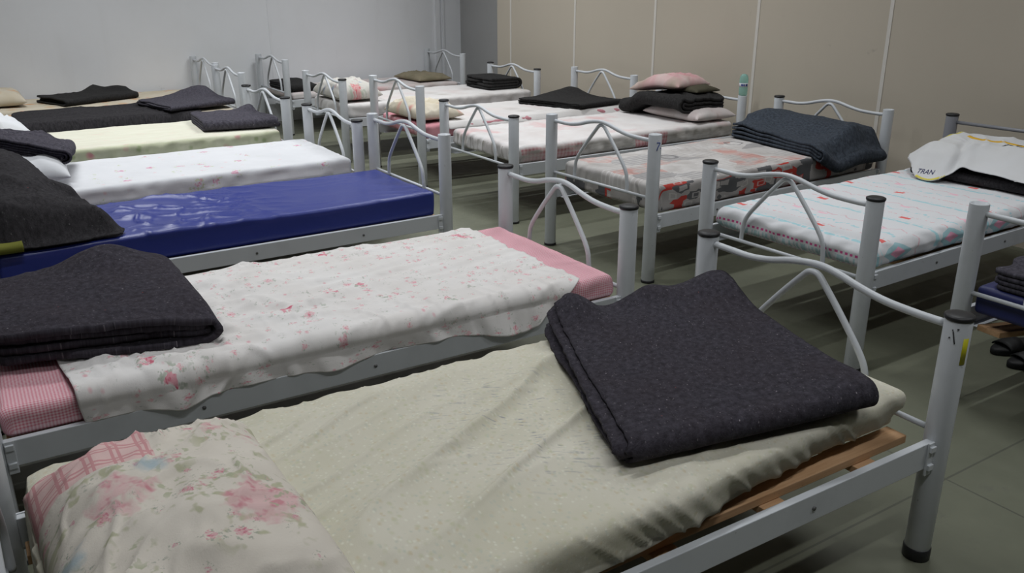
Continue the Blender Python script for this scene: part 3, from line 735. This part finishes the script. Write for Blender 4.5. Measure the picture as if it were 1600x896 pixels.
def folded(b, corners, z0, sheets, t, mat, label, mode='nest', lumps=None, seed=0, na=40, nb=44, open_off=.02, group='dark wool blankets left on the beds', th=None, name='blanket', cat='blanket', wav=.010, edge=.012, dz=None, rc=.05):
    """folded blanket. corners (u,v): open-left, open-right, fold-right, fold-left; a runs open -> fold, b runs left -> right.
    nest: sheets laid inside each other round one fold; zig: one sheet folded to and fro"""
    c = np.array(corners, float); La = (np.linalg.norm(c[3] - c[0]) + np.linalg.norm(c[2] - c[1])) / 2
    th = th or t * .82; rnd = np.random.RandomState(seed)
    total = (2 * sheets if mode == 'nest' else sheets) * t
    V = []; F = []; UV = []; n = 0
    def strip(path, offs):
        nonlocal n
        path = np.array(path); k = len(path); B = np.linspace(0, 1, nb)
        a = path[:, 0][:, None] * np.ones(nb); zl = path[:, 1][:, None] * np.ones(nb); bb = B[None, :] * np.ones((k, 1))
        # open ends and sides are never quite straight
        a = a + np.clip(1 - a * 4, 0, 1) * (edge * 1.6 / La) * (2 * vn(bb * 5, zl * 90, seed + 3) - 1)
        sb = (2 * vn(a * 4, zl * 70, seed + 7) - 1) * edge + offs
        Lb = np.linalg.norm(c[1] - c[0]); xa = np.clip(rc - a * La, 0, None); xb = np.clip(rc - np.minimum(bb, 1 - bb) * Lb, 0, None)
        k_ = np.where((xa > 0) & (xb > 0), np.maximum(xa, xb) / np.maximum(np.hypot(xa, xb), 1e-9), 1)
        a = a + np.where(k_ < 1, (xa - xa * k_) / La, 0); bb = np.where(k_ < 1, np.where(bb < .5, bb + xb * (1 - k_) / Lb, bb - xb * (1 - k_) / Lb), bb)
        rag = .0035 * (2 * vn(a * La / .012, zl * 200, seed + 11) - 1) * (np.minimum(bb, 1 - bb) < .02)
        sb = sb + rag
        x = ((c[0][None, None] * (1 - a)[..., None] + c[3][None, None] * a[..., None]) * (1 - bb)[..., None] + (c[1][None, None] * (1 - a)[..., None] + c[2][None, None] * a[..., None]) * bb[..., None])
        db = (c[1] - c[0]) / np.linalg.norm(c[1] - c[0]); lat = (1 - bb) ** 3 * -1 * sb
        x = x + db * lat[..., None]
        u, v = x[..., 0], x[..., 1]; f = zl / total
        z = z0 + zl + wav * 2 * fbm(u * 4, v * 4, seed, 3) * f + wav * .5 * folds(u, v, seed % 3 + .4, .2, .07, seed + 2) * f
        if lumps is not None: z = z + lumps(u, v) * f
        if dz is not None: z = z + dz(u, v)
        V.append(np.stack([u, v, z], -1).reshape(-1, 3)); s_ = np.concatenate([[0], np.cumsum(np.hypot(np.diff(path[:, 0]) * La, np.diff(path[:, 1])))])
        UV.append(np.stack([s_[:, None] * np.ones(nb), bb * np.linalg.norm(c[1] - c[0])], -1).reshape(-1, 2))
        for i in range(k - 1):
            for j in range(nb - 1): F.append((n + i * nb + j, n + (i + 1) * nb + j, n + (i + 1) * nb + j + 1, n + i * nb + j + 1))
        n += k * nb
    if mode == 'nest':
        zc = total / 2
        for k in range(sheets):
            R = (sheets - k - .5) * t; o1 = rnd.uniform(-.3, .6) * open_off; path = []
            for a in np.linspace(-o1 / La, 1, na): path.append((a, zc - R))
            for w in np.linspace(-PI / 2, PI / 2, 12)[1:-1]: path.append((1 + R / La * 1.3 * math.cos(w), zc + R * math.sin(w)))
            for a in np.linspace(1, rnd.uniform(0, .5) * open_off / La, na): path.append((a, zc + R))
            strip(path, rnd.uniform(-.4, 1) * open_off)
    else:
        path = []
        for k in range(sheets):
            z = (k + .5) * t; ins_ = rnd.uniform(0, 1) * open_off / La
            A = np.linspace(0, 1 - ins_, na); A = A if k % 2 == 0 else A[::-1]
            path += [(a, z) for a in A]
            if k < sheets - 1:
                e = A[-1]; sg = 1 if k % 2 == 0 else -1
                for w in np.linspace(-PI / 2, PI / 2, 9)[1:-1]: path.append((e + sg * t / 2 / La * 1.4 * math.cos(w), z + t / 2 + t / 2 * math.sin(w)))
        strip(path, 0)
    V = np.concatenate(V); P = W(b, V[:, 0], V[:, 1], V[:, 2])
    o = mesh(name, P, F, mat, bfr(b, *c.mean(0), z0), None, np.concatenate(UV), mods=[solid(th, 0)])
    tag(o, label, cat, group); return o
def pillow(b, cu, cv, z0, lu, lv, T, mat, label, ang=0, seed=0, n=(56, 44), flat=.35, wr=.006, name='pillow', tilt=None, group='pillows left on the beds', sag=0, pinch=.06, uvoff=(0, 0)):
    A, B = np.meshgrid(np.linspace(-1, 1, n[0]), np.linspace(-1, 1, n[1]), indexing='ij')
    A = np.sin(A * PI / 2) * .5 + A * .5; B = np.sin(B * PI / 2) * .5 + B * .5
    prof = (np.clip(1 - A ** 4, 0, 1) * np.clip(1 - B ** 4, 0, 1)) ** .55
    x = A * lu / 2 * (1 - pinch * (1 - B ** 2) * np.abs(A)); y = B * lv / 2 * (1 - pinch * (1 - A ** 2) * np.abs(B))
    w = wr * (2 * fbm(x * 7, y * 7, seed, 3) + 1.2 * folds(x, y, .5 + seed % 3, .2, .06, seed + 3) + folds(x, y, 2.0, .15, .05, seed + 5)) * prof ** .5
    c, s = math.cos(ang), math.sin(ang)
    def place(zz):
        u = cu + x * c - y * s; v = cv + x * s + y * c
        z = z0 + zz + (tilt(u, v) if tilt is not None else 0)
        return np.stack([u, v, z], -1).reshape(-1, 3)
    top = place(T * flat + T * (1 - flat) * prof + w); bot = place(T * flat * (1 - prof))
    I, J = A.shape; id1 = np.arange(I * J).reshape(I, J); id2 = id1 + I * J
    for (i, j) in [(i, j) for i in range(I) for j in range(J) if i in (0, I - 1) or j in (0, J - 1)]: id2[i, j] = id1[i, j]
    V = np.concatenate([top, bot]); F = []
    for i in range(I - 1):
        for j in range(J - 1):
            f = (id1[i, j], id1[i + 1, j], id1[i + 1, j + 1], id1[i, j + 1]); F.append(f if b.s > 0 else f[::-1])
            f = (id2[i, j], id2[i + 1, j], id2[i + 1, j + 1], id2[i, j + 1]); F.append(f[::-1] if b.s > 0 else f)
    used = sorted({i for f in F for i in f}); mp = {o: k for k, o in enumerate(used)}
    V = V[used]; F = [tuple(mp[i] for i in f) for f in F]
    uv = np.concatenate([np.stack([x, y], -1).reshape(-1, 2)] * 2)[used] + np.array(uvoff)
    o = mesh(name, W(b, V[:, 0], V[:, 1], V[:, 2]), F, mat, bfr(b, cu, cv, z0), None, uv); tag(o, label, 'pillow', group); return o

# --- A1: folded blanket at the foot and flowered pillow at the head
b = BD['A1']
def l(u, v): return .060 * gauss(u, v, .57, .40, .07, .09) - .016 * gauss(u, v, .45, .40, .05, .08) + .036 * gauss(u, v, .30, .41, .09) - .01 * gauss(u, v, .19, .41, .05) + .060 * gauss(u, v, .05, .32, .14, .12) - .012 * gauss(u, v, .45, 0, .3) + .01 * gauss(u, v, .28, -.33, .1)
folded(b, [(.615, .44), (.02, .36), (.225, -.365), (.895, -.255)], .490, 3, .0115, M['dark_wool'], 'large folded charcoal blanket with pale flecks on the cream yellow sheet', 'nest', l, 3, 46, 60, .035, wav=.006)
def tl(u, v): return -.03 * sstep(1.85, 2.05, u) - .02 * sstep(-.15, -.45, v)
pillow(b, 1.785, -.06, .482, .46, .70, .135, M['rose_pillow'], 'cream pillow with pink roses and a plaid edge on the nearest bed', -.03, 5, (80, 90), .25, .011, tilt=tl, pinch=.04)
# --- A2: rose sheet over the gingham mattress, blanket at the head
b = BD['A2']
def sheet_over(b, u0f, u1f, v0, v1, zt, dropf, mat, label, top, sidef, nu=260, r=.036, zr=None, name='bed_sheet', out=.0):
    """sheet lying across the bed and hanging over the near edge; u0f, u1f, dropf vary along it"""
    sv = np.concatenate([np.linspace(v1, v0 + r, 60), [0] * 8, [0] * 14]); V = []; F = []; UV = []
    T = np.linspace(0, 1, nu)
    m = len(sv)
    for q in range(m):
        if q < 60:
            v = sv[q] * np.ones(nu); z = zt * np.ones(nu); N = np.array([0, 0, 1.0]); s = (v1 - v)
        elif q < 68:
            w = (q - 59) / 8 * PI / 2; v = (v0 + r - r * math.sin(w)) * np.ones(nu); z = (zt - r + r * math.cos(w)) * np.ones(nu); N = np.array([0, -math.sin(w), math.cos(w)]); s = v1 - v0 - r + r * w
        else:
            k = (q - 67) / 14; N = np.array([0, -1, 0.0]); s = v1 - v0 + r * .57 + .1 * k; v = None
        u0, u1 = u0f(s), u1f(s); u = u0 + (u1 - u0) * T; e_ = np.clip(1 - T * 14, 0, 1); u = u + e_ * .012 * (2 * vn(np.full(nu, s / .05), 0 * T, 5) - 1)
        if v is None:
            dl = dropf(u); z = zt - r - k * np.maximum(dl - r, .004); v = v0 - out * k * np.ones(nu)
            d = sidef(u, k)
        else: d = top(u, v) * N[2] + (sidef(u, 0) * -N[1] if N[1] else 0)
        P = np.stack([u, v + N[1] * d, z + N[2] * d], -1); V.append(P); UV.append(np.stack([u, -s * np.ones(nu)], -1))
    for q in range(m - 1):
        for i in range(nu - 1):
            f = (q * nu + i, (q + 1) * nu + i, (q + 1) * nu + i + 1, q * nu + i + 1); F.append(f if b.s > 0 else f[::-1])
    V = np.concatenate(V); o = mesh(name, W(b, V[:, 0], V[:, 1], V[:, 2]), F, mat, bfr(b, 1.0, 0, zt), None, np.concatenate(UV), mods=[solid(.0025)])
    tag(o, label, 'sheet'); return o
def a2_top(u, v):
    d = .005 + .006 * 2 * fbm(u * 2.5, v * 3, 101, 3)
    d += .011 * folds(u, v, 2.95, .45, .060, 103, 2.5) + .006 * folds(u, v, 2.7, .22, .03, 104, 2) * sstep(.5, .9, u)
    d += .013 * folds(u, v, .35, .35, .08, 105, 3.5) * sstep(.85, 1.15, u) + .008 * folds(u, v, 1.4, .18, .05, 107, 3) * sstep(-.08, -.35, v)
    d += .014 * gauss(u, v, 1.41, -.16, .024, .17, .12) - .008 * gauss(u, v, 1.455, -.18, .02, .16, .12) + .012 * gauss(u, v, 1.22, -.06, .022, .16, -.5) + .010 * gauss(u, v, 1.10, -.13, .2, .02, -.3)
    return np.maximum(d, .001)
def over(u): return gauss(u, 0, .50, 0, .17, 9) + .45 * gauss(u, 0, 1.15, 0, .10, 9) + .5 * gauss(u, 0, 1.60, 0, .07, 9)
def a2_side(u, k):
    pl = .016 * (vn(u / .085 + k * .5, k * .2 + 0 * u, 111) - .2) + .008 * (vn(u / .034 + k * .4, 0 * u, 113) - .3)
    return .003 + np.maximum(pl, -.002) * (.5 + .5 * k) + .020 * folds(u, k * .06 + 0 * u, 1.05, .3, .05, 114, 2.5) * gauss(u, 0, 1.60, 0, .16, 9) + .026 * k * over(u)
def a2_drop(u): return .074 + .008 * vn(u / .12, 0 * u, 117) + .040 * over(u)
sheet_over(b, lambda s: .20 + .0 * s + np.clip(s - .80, 0, 1) * 1.5, lambda s: 1.93 - .08 * s, -.424, .405, .446, a2_drop, M['floral_sheet'], 'crumpled white sheet printed with pink roses over the gingham mattress', a2_top, a2_side)
def l(u, v): return .075 * gauss(u, v, 1.66, .38, .13, .16) + .02 * gauss(u, v, 1.55, .0, .2) + .012 * gauss(u, v, 1.9, -.1, .1) - .02 * gauss(u, v, 1.5, -.3, .09)
folded(b, [(2.04, -.155), (2.04, .39), (1.50, .35), (1.50, -.29)], .466, 2, .024, M['dark_wool'], 'thick folded charcoal blanket on the head of the rose print bed', 'nest', l, 21, 40, 50, .02, wav=.012)
# --- A3: heaped dark blanket with an olive cloth
b = BD['A3']
def heap3(u, v, d):
    base = .446; r = sstep(0, .09, d)
    h = .075 + .16 * sstep(1.62, 1.95, u) * sstep(-.40, .2, v) + .05 * sstep(1.75, 2.0, u) + .055 * folds(u, v, .25, .7, .17, 131, 2) + .03 * fbm(u * 4, v * 4, 133, 2) + .02 * folds(u, v, 2.6, .4, .14, 137, 2)
    return base + r * h
drape(b, [(1.66, -.405), (1.59, -.40), (1.555, -.33), (1.585, -.27), (1.61, -.22), (1.63, -.02), (1.72, .22), (1.80, .33), (2.05, .38), (2.075, 0), (2.07, -.38), (1.9, -.41)], heap3, M['dark_wool_plain'], 'blanket', 'heaped black blanket piled on the head of the blue vinyl mattress', 'blanket', .012, .008, 'dark wool blankets left on the beds', lump=True)
GB = 'dark wool blankets left on the beds'
GP = 'pillows left on the beds'
# --- A4: white pillow with a grey blanket slung over it
b = BD['A4']
pillow(b, 1.755, -.02, .476, .46, .66, .15, M['white_cloth'], 'white pillow wedged under the frayed grey blanket on the sprigged bed', .1, 31, wr=.010)
def z4(u, v): return .085 + .085 * sstep(1.5, 1.95, u) * (1 - .5 * sstep(.05, .4, v)) + .02 * folds(u, v, .3, .3, .06, 33, 3) - .05 * sstep(1.62, 1.5, u) * sstep(-.1, .3, v)
folded(b, [(1.985, -.14), (1.985, .37), (1.495, .33), (1.575, -.24)], .482, 3, .014, M['grey_wool'], 'frayed purplish grey blanket slung over the white pillow', 'nest', None, 31, 40, 44, .02, wav=.012, dz=z4)
# --- A5: grey blanket at the foot, white cloth at the head
b = BD['A5']
folded(b, [(.06, .22), (.47, .34), (.52, -.20), (.03, -.29)], .487, 2, .017, M['grey_wool'], 'purplish grey blanket folded at the foot of the cream and green bed', 'nest', lambda u, v: .05 * gauss(u, v, .05, .2, .09) + .02 * gauss(u, v, .3, .1, .1), 41, 26, 34, .02, wav=.010)
def h5(u, v, d): return .488 + sstep(0, .12, d) * (.06 + .10 * sstep(1.5, 1.75, u) + .04 * folds(u, v, .4, .3, .08, 143, 3) + .03 * fbm(u * 6, v * 6, 145, 3))
drape(b, [(1.50, -.02), (1.47, .10), (1.53, .2), (1.50, .29), (1.62, .36), (1.95, .36), (1.95, -.2), (1.75, -.22), (1.62, -.12)], h5, M['white_cloth'], 'crumpled_cloth', 'crumpled white cloth heaped at the head of the cream and green bed', 'cloth', .016, .005, lump=True)
# --- A6: one blanket spread over the bed, a second folded on top
b = BD['A6']
def h6(u, v): return .418 - .12 * sstep(-.38, -.44, v) + .006 * fbm(u * 4, v * 4, 151, 2) + .012 * folds(u, v, .1, .5, .09, 153, 3) + .02 * gauss(u, v, 1.25, 0, .1, .25)
drape(b, [(.40, .36), (.38, -.1), (.42, -.43), (1.2, -.435), (1.70, -.43), (1.74, -.1), (1.68, .36), (1.2, .38)], h6, M['dark_wool_plain'], 'blanket', 'dark blanket spread flat across the bed before the back wall bed', 'blanket', .022, .010, GB)
folded(b, [(.76, .24), (.14, .37), (.03, -.2), (.62, -.39)], .437, 2, .012, M['grey_wool'], 'dark grey blanket folded with one corner raised, over the spread dark blanket', 'nest', lambda u, v: .085 * gauss(u, v, .2, .34, .2), 52, 26, 34, .02, wav=.010)
# --- A7
b = BD['A7']
folded(b, [(1.49, .12), (.74, .30), (.66, -.06), (1.30, -.36)], .425, 2, .014, M['black_wool'], 'black blanket with a peaked fold on the orange mattress by the back wall', 'nest', lambda u, v: .055 * gauss(u, v, .99, .25, .07, .3, .2) + .045 * gauss(u, v, .8, .2, .12), 61, 26, 34, .03, wav=.014)
pillow(b, 1.80, .06, .424, .40, .62, .13, M['cream_orange'], 'cream and orange pillow at the head of the bed along the back wall', 0, 63, (30, 26))
# --- B1
b = BD['B1']
folded(b, [(.45, .37), (.03, .36), (.03, -.05), (.45, -.05)], .445, 2, .018, M['grey_wool'], 'dark grey blanket folded on the navy mattress', 'nest', None, 71, 20, 26, .02, wav=.010)
m = MB(); m.box((1.20, .40, .262), (.19, -.03, -.018), (.006, .045, 0), (0, 0, .011)); m.build('loose_slat', M['wood'], b.fr, b.root, smooth=False, mods=[bevel(.002)])
# --- B2: dark blanket with a white T-shirt thrown over it
b = BD['B2']
def z2(u, v): return .055 * sstep(1.47, 1.66, u)
folded(b, [(1.86, -.36), (1.86, .34), (1.41, .29), (1.395, -.38)], .504, 2, .0125, M['dark_wool_plain'], 'dark blanket folded under the white T-shirt', 'nest', None, 81, 26, 34, .02, wav=.006, dz=z2)
def shirt_z(u, v):
    m = sstep(.03, .09, v); uf = 1.36 - .06 * m; zf = .560 - .060 * m
    z = zf + (.668 - zf) * sstep(uf - .03, uf + .24 - .04 * m, u) ** .8
    z = z - .10 * sstep(.22, .40, v) - .022 * gauss(u, v, 1.45, .075, .20, .022, .35) + .012 * gauss(u, v, 1.45, .03, .15, .03, .35)
    z = z + .010 * folds(u, v, .5, .3, .07, 83, 3) * sstep(1.42, 1.6, u) + .008 * folds(u, v, 1.5, .4, .06, 85, 3) + .006 * fbm(u * 6, v * 6, 87, 2)
    return z + .028 * gauss(u, v, 1.70, .30, .08)
sh = drape(b, [(1.86, .30), (1.62, .37), (1.47, .36), (1.37, .28), (1.30, .21), (1.285, .12), (1.325, .055), (1.365, .03), (1.365, -.10), (1.35, -.30), (1.365, -.385), (1.6, -.40), (1.86, -.38), (1.88, 0)], shirt_z, M['shirt_white'], 't_shirt', 'white T-shirt with yellow trim draped over the dark blanket', 't-shirt', .010, .003)
sf = bfr(b, 1.6, 0, float(0.5)); sf = Frame(np.array(sh.location), b.a)
def strip(path, w, mat, name, lift=.004):
    P = spline([(p[0], p[1], 0) for p in path], 8)[:, :2]; V = []; F = []
    for i, p in enumerate(P):
        t = P[min(i + 1, len(P) - 1)] - P[max(i - 1, 0)]; t /= np.linalg.norm(t); nn = np.array([-t[1], t[0]])
        for k in (-.5, 0, .5):
            q = p + nn * w * k; V.append(W(b, q[0], q[1], shirt_z(q[0], q[1]) + lift))
    for i in range(len(P) - 1):
        for k in (0, 1): F.append((i * 3 + k, i * 3 + k + 1, i * 3 + k + 4, i * 3 + k + 3))
    return mesh(name, V, F, mat, sf, sh, mods=[solid(.0015, 1)])
o = strip([(1.300, .205), (1.290, .16), (1.292, .115), (1.322, .062)], .011, M['yellow_trim'], 'sleeve_trim'); o['label'] = 'yellow sleeve trim'
o = strip([(1.63, .355), (1.64, .31), (1.69, .26), (1.76, .24)], .035, M['yellow_trim'], 'collar'); o['label'] = 'yellow collar'
o = strip([(1.72, .19), (1.70, .10), (1.715, .0), (1.70, -.10), (1.72, -.22), (1.70, -.34)], .022, M['orange_trim'], 'shoulder_trim'); o['label'] = 'orange shoulder trim'
def lettering(text, size, place, mat, name, parent, fr, lab=None):
    """text laid on a surface: place(x, y) gives the world point for a point of the text's own plane"""
    c = bpy.data.curves.new(name, 'FONT'); c.body = text; c.size = size; c.resolution_u = 3
    t = bpy.data.objects.new(name, c); C.objects.link(t); bpy.context.view_layer.update()
    me = bpy.data.meshes.new_from_object(t.evaluated_get(bpy.context.evaluated_depsgraph_get()))
    V = np.array([v.co for v in me.vertices]); F = [tuple(p.vertices) for p in me.polygons]
    bpy.data.objects.remove(t); bpy.data.curves.remove(c); bpy.data.meshes.remove(me)
    o = mesh(name, np.array([place(x, y) for x, y, _ in V]), F, mat, fr, parent, smooth=False)
    if lab: o['label'] = lab
    return o
def on_sleeve(x, y):
    u = 1.312 + y * .9 + x * .05; v = .212 - x; z = float(shirt_z(np.array(u), np.array(v))); return W(b, u, v, z + .006)
lettering('TRAN', .034, on_sleeve, M['navy_ink'], 'lettering', sh, sf)
def on_chest(x, y):
    u = 1.60 + x * .9 - y * .2; v = -.10 - x * .30 + y * .95; return W(b, u, v, float(shirt_z(np.array(u), np.array(v))) + .005)
lettering('REC', .075, on_chest, M['black_ink'], 'chest_lettering', sh, sf)
# --- B3: rumpled blue grey blanket hanging over the near side
b = BD['B3']
def z3(u, v): return -.115 * sstep(-.36, -.46, v) * sstep(1.20, 1.5, u) + .025 * sstep(1.45, 1.7, u)
def l3(u, v): return .030 * folds(u, v, 1.45, .7, .16, 163, 2) + .055 * gauss(u, v, 1.72, .29, .12) + .050 * gauss(u, v, 1.84, -.05, .12, .28) - .02 * gauss(u, v, 1.6, -.2, .12) + .03 * fbm(u * 3, v * 3, 165, 2) + .03 * gauss(u, v, 1.72, -.34, .16, .05, .5)
folded(b, [(1.92, .37), (1.44, .36), (1.30, -.44), (1.90, -.45)], .502, 2, .019, M['blue_wool'], 'rumpled blue grey blanket with pale flecks hanging off the red and grey bed', 'nest', l3, 91, 50, 40, .03, wav=.010, dz=z3)
# --- B4: pillow, blanket, dark pillow and soiled pink pillow stacked at the head; bottle on the post
b = BD['B4']
pillow(b, 1.80, -.12, .482, .40, .60, .10, M['pink_grey'], 'worn pink and white pillow at the bottom of the stack, under the black blanket', 0, 101, (40, 40))
def z4b(u, v): return .085 * sstep(.34, .12, v) - .03 * sstep(-.2, -.36, v)
folded(b, [(1.97, .37), (1.97, -.34), (1.58, -.31), (1.58, .36)], .484, 2, .024, M['black_wool'], 'black blanket folded between the pillows of the stack by the tan wall', 'nest', lambda u, v: .02 * folds(u, v, 1.2, .3, .1, 103, 3), 105, 30, 40, .02, wav=.012, dz=z4b)
pillow(b, 1.86, -.07, .668, .26, .36, .05, M['dark_olive'], 'small dark olive pillow poking out from under the soiled pink pillow', .05, 107, (30, 30), tilt=lambda u, v: -.05 * sstep(.05, .3, v))
pillow(b, 1.80, .11, .690, .36, .52, .10, M['dirty_pillow'], 'soiled pink pillow topping the stack on the black blanket', .08, 109, (44, 44), .3, .008, tilt=lambda u, v: -.06 * sstep(.05, .4, v), pinch=.10)
p = W(b, b.L, -b.w / 2, b.hh); bt = empty('bottle', Frame(p)); tag(bt, 'green plastic water bottle standing on a bed post before the tan wall', 'bottle')
bf = Frame(p)
MB().lathe(p, [(.011, -.028), (.0115, -.002), (.020, .001), (.029, .006), (.0315, .016), (.0300, .026), (.0315, .034), (.0315, .040), (.0300, .048), (.0315, .056), (.0315, .062), (.0318, .094), (.0318, .112), (.0305, .128), (.026, .142), (.018, .151), (.008, .155), (.001, .156)], 28).build('bottle_body', M['pet'], bf, bt)
MB().lathe(p, [(.0318, .064), (.0324, .0645), (.0324, .0905), (.0318, .091)], 28).build('bottle_label', M['label_white'], bf, bt)
lb = bt.children[-1] if bt.children else None
azb = math.atan2(CAM[1] - p[1], CAM[0] - p[0])
for k, (a0, a1) in enumerate(((-.55, -.15), (-.05, .25), (.45, .95))):
    V = []; F = []; nn = 6
    for j, zz in enumerate((.070, .085)):
        for i in range(nn + 1):
            a = azb + a0 + (a1 - a0) * i / nn; V.append(p + np.array([.0327 * math.cos(a), .0327 * math.sin(a), zz + .002 * math.sin(i * 2.0 + j)]))
    for i in range(nn): F.append((i, i + 1, nn + 2 + i, nn + 1 + i))
    mesh('label_print', V, F, M['blue_ink'], bf, [c for c in bt.children if c.name.startswith('bottle_label')][0])
# --- B5: pale sheet over the pink mattress, flat blanket, cream pillow at the foot
b = BD['B5']
def h5b(u, v): return .456 + .004 * fbm(u * 3, v * 3, 171, 3) + .005 * folds(u, v, .1, .4, .06, 173, 3) - .05 * sstep(-.385, -.43, v)
drape(b, [(.28, .38), (.26, 0), (.22, -.38), (.40, -.425), (1.2, -.43), (1.92, -.42), (1.93, 0), (1.93, .38), (1.1, .39)], h5b, M['pale_sheet'], 'bed_sheet', 'pale soiled sheet laid over the faded pink mattress', 'sheet', .02, .003)
folded(b, [(1.22, .20), (1.76, .38), (1.96, -.30), (1.47, -.38)], .467, 2, .010, M['black_wool'], 'flat black blanket with a raised far corner on the pale sheet before the tan wall', 'nest', lambda u, v: .075 * gauss(u, v, 1.84, .22, .16) + .01 * gauss(u, v, 1.5, 0, .2), 115, 30, 40, .02, wav=.008)
pillow(b, .21, -.04, .462, .38, .62, .12, M['cream_pillow'], 'crumpled cream pillow lying at the foot of the pale sheeted bed', .05, 117, (40, 44), .3, .014)
# --- B6
b = BD['B6']
pillow(b, .22, .02, .482, .40, .64, .155, M['patch_pillow'], 'patchwork flowered pillow puffed up at the foot of a bed', .0, 121, (44, 44), .3, .014)
folded(b, [(1.57, .26), (1.57, -.22), (1.88, -.21), (1.89, .28)], .480, 2, .0265, M['black_wool'], 'tightly folded black blanket at the head of the bed behind the flat one', 'nest', None, 123, 30, 30, .015, wav=.008)
# --- B7
b = BD['B7']
folded(b, [(.05, .30), (.38, .30), (.34, -.34), (.06, -.34)], .412, 2, .016, M['black_wool'], 'black blanket folded at the foot of the bed in the far corner', 'nest', None, 125, 24, 30, .02, wav=.010)
pillow(b, 1.70, -.02, .410, .42, .60, .075, M['olive_cloth'], 'flat olive pillow at the head of the bed in the far corner', .05, 127, (36, 36), .3, .008)
# --- A3 olive cloth
b = BD['A3']
folded(b, [(2.06, -.25), (1.955, -.25), (1.955, -.425), (2.06, -.425)], .440, 2, .010, M['olive_bright'], 'olive green cloth tucked under the heaped black blanket', 'nest', None, 129, 14, 16, .01, group=None, name='folded_cloth', cat='cloth', wav=.004)
# --- sandals on the floor under the navy mattress
def sandal(x, y, a, label):
    fr = Frame((x, y, 0), a); root = empty('sandal', fr); tag(root, label, 'sandal', 'black sandals under the navy bed')
    n = 28; out = []
    for k in range(n):
        t = 2 * PI * k / n; r = .128; px = r * math.cos(t); wv = .046 * (1 + .18 * math.cos(t) - .12 * math.cos(2 * t)); out.append((px, wv * math.sin(t)))
    V = []; c, s_ = math.cos(a), math.sin(a)
    for z, k in ((0, .96), (.006, 1), (.022, 1), (.028, .95)):
        for px, py in out: q = px * k; w2 = py * k; V.append((x + q * c - w2 * s_, y + q * s_ + w2 * c, z + .008 * (px < 0) * (z > .01)))
    F = []
    for j in range(3):
        for k in range(n): F.append((j * n + k, j * n + (k + 1) % n, (j + 1) * n + (k + 1) % n, (j + 1) * n + k))
    F.append(tuple(range(n))[::-1]); F.append(tuple(3 * n + k for k in range(n)))
    mesh('sole', V, F, M['sandal'], fr, root)
    V = []; F = []; m_ = 14
    for i, px in enumerate((.01, .035, .06, .08)):
        for k in range(m_ + 1):
            t = PI * k / m_; py = .047 * math.cos(t); z = .024 + .038 * math.sin(t) * (1 - .5 * i / 3); V.append((x + px * c - py * s_, y + px * s_ + py * c, z))
    for i in range(3):
        for k in range(m_): F.append((i * (m_ + 1) + k, i * (m_ + 1) + k + 1, (i + 1) * (m_ + 1) + k + 1, (i + 1) * (m_ + 1) + k))
    mesh('strap', V, F, M['sandal'], fr, root, mods=[solid(.004)])
sandal(1.60, .60, 2.9, 'black sandal on the floor under the navy bed, farther of the pair')
sandal(1.52, .475, 2.75, 'black sandal on the floor under the navy bed, nearer of the pair')
# ------------------------------------------------------------------ light and camera
def area(x, y, z, sx, sy, e, col=(.96, .985, 1), rx=0):
    l = bpy.data.lights.new('tube_lamp', 'AREA'); l.shape = 'RECTANGLE'; l.size = sx; l.size_y = sy; l.energy = e; l.color = col; l.spread = math.radians(128)
    o = bpy.data.objects.new('tube_lamp', l); C.objects.link(o); o.location = (x, y, z); o.rotation_euler = (rx, 0, 0); return o
for y, e in ((-1.1, 15), (1.2, 14), (3.3, 24), (5.3, 25), (6.8, 22)):
    for x in (-1.2, 1.5): area(x, y, ZC - .08, 1.25, .07, e)
w = bpy.data.worlds.new('room_air'); bpy.context.scene.world = w; w.use_nodes = True
w.node_tree.nodes['Background'].inputs[0].default_value = (.75, .82, .95, 1); w.node_tree.nodes['Background'].inputs[1].default_value = .03
cd = bpy.data.cameras.new('camera'); cam = bpy.data.objects.new('camera', cd); C.objects.link(cam)
yaw, pitch, roll = .57033, .34318, -.00153
f = Vector((math.cos(pitch) * math.sin(yaw), math.cos(pitch) * math.cos(yaw), -math.sin(pitch)))
r = Vector((math.cos(yaw), -math.sin(yaw), 0)); up = r.cross(f)
r2 = math.cos(roll) * r + math.sin(roll) * up; u2 = -math.sin(roll) * r + math.cos(roll) * up
cam.matrix_world = Matrix(((r2.x, u2.x, -f.x, CAM[0]), (r2.y, u2.y, -f.y, CAM[1]), (r2.z, u2.z, -f.z, CAM[2]), (0, 0, 0, 1)))
cd.sensor_width = 36; cd.lens = 1349.96 / 1600 * 36; cd.clip_start = .02
S = bpy.context.scene; S.camera = cam
S.view_settings.view_transform = 'Standard'; S.view_settings.look = 'None'; S.view_settings.gamma = 1; S.view_settings.use_curve_mapping = False
S.view_settings.exposure = 0.0
S.cycles.use_denoising = True; S.cycles.max_bounces = 6
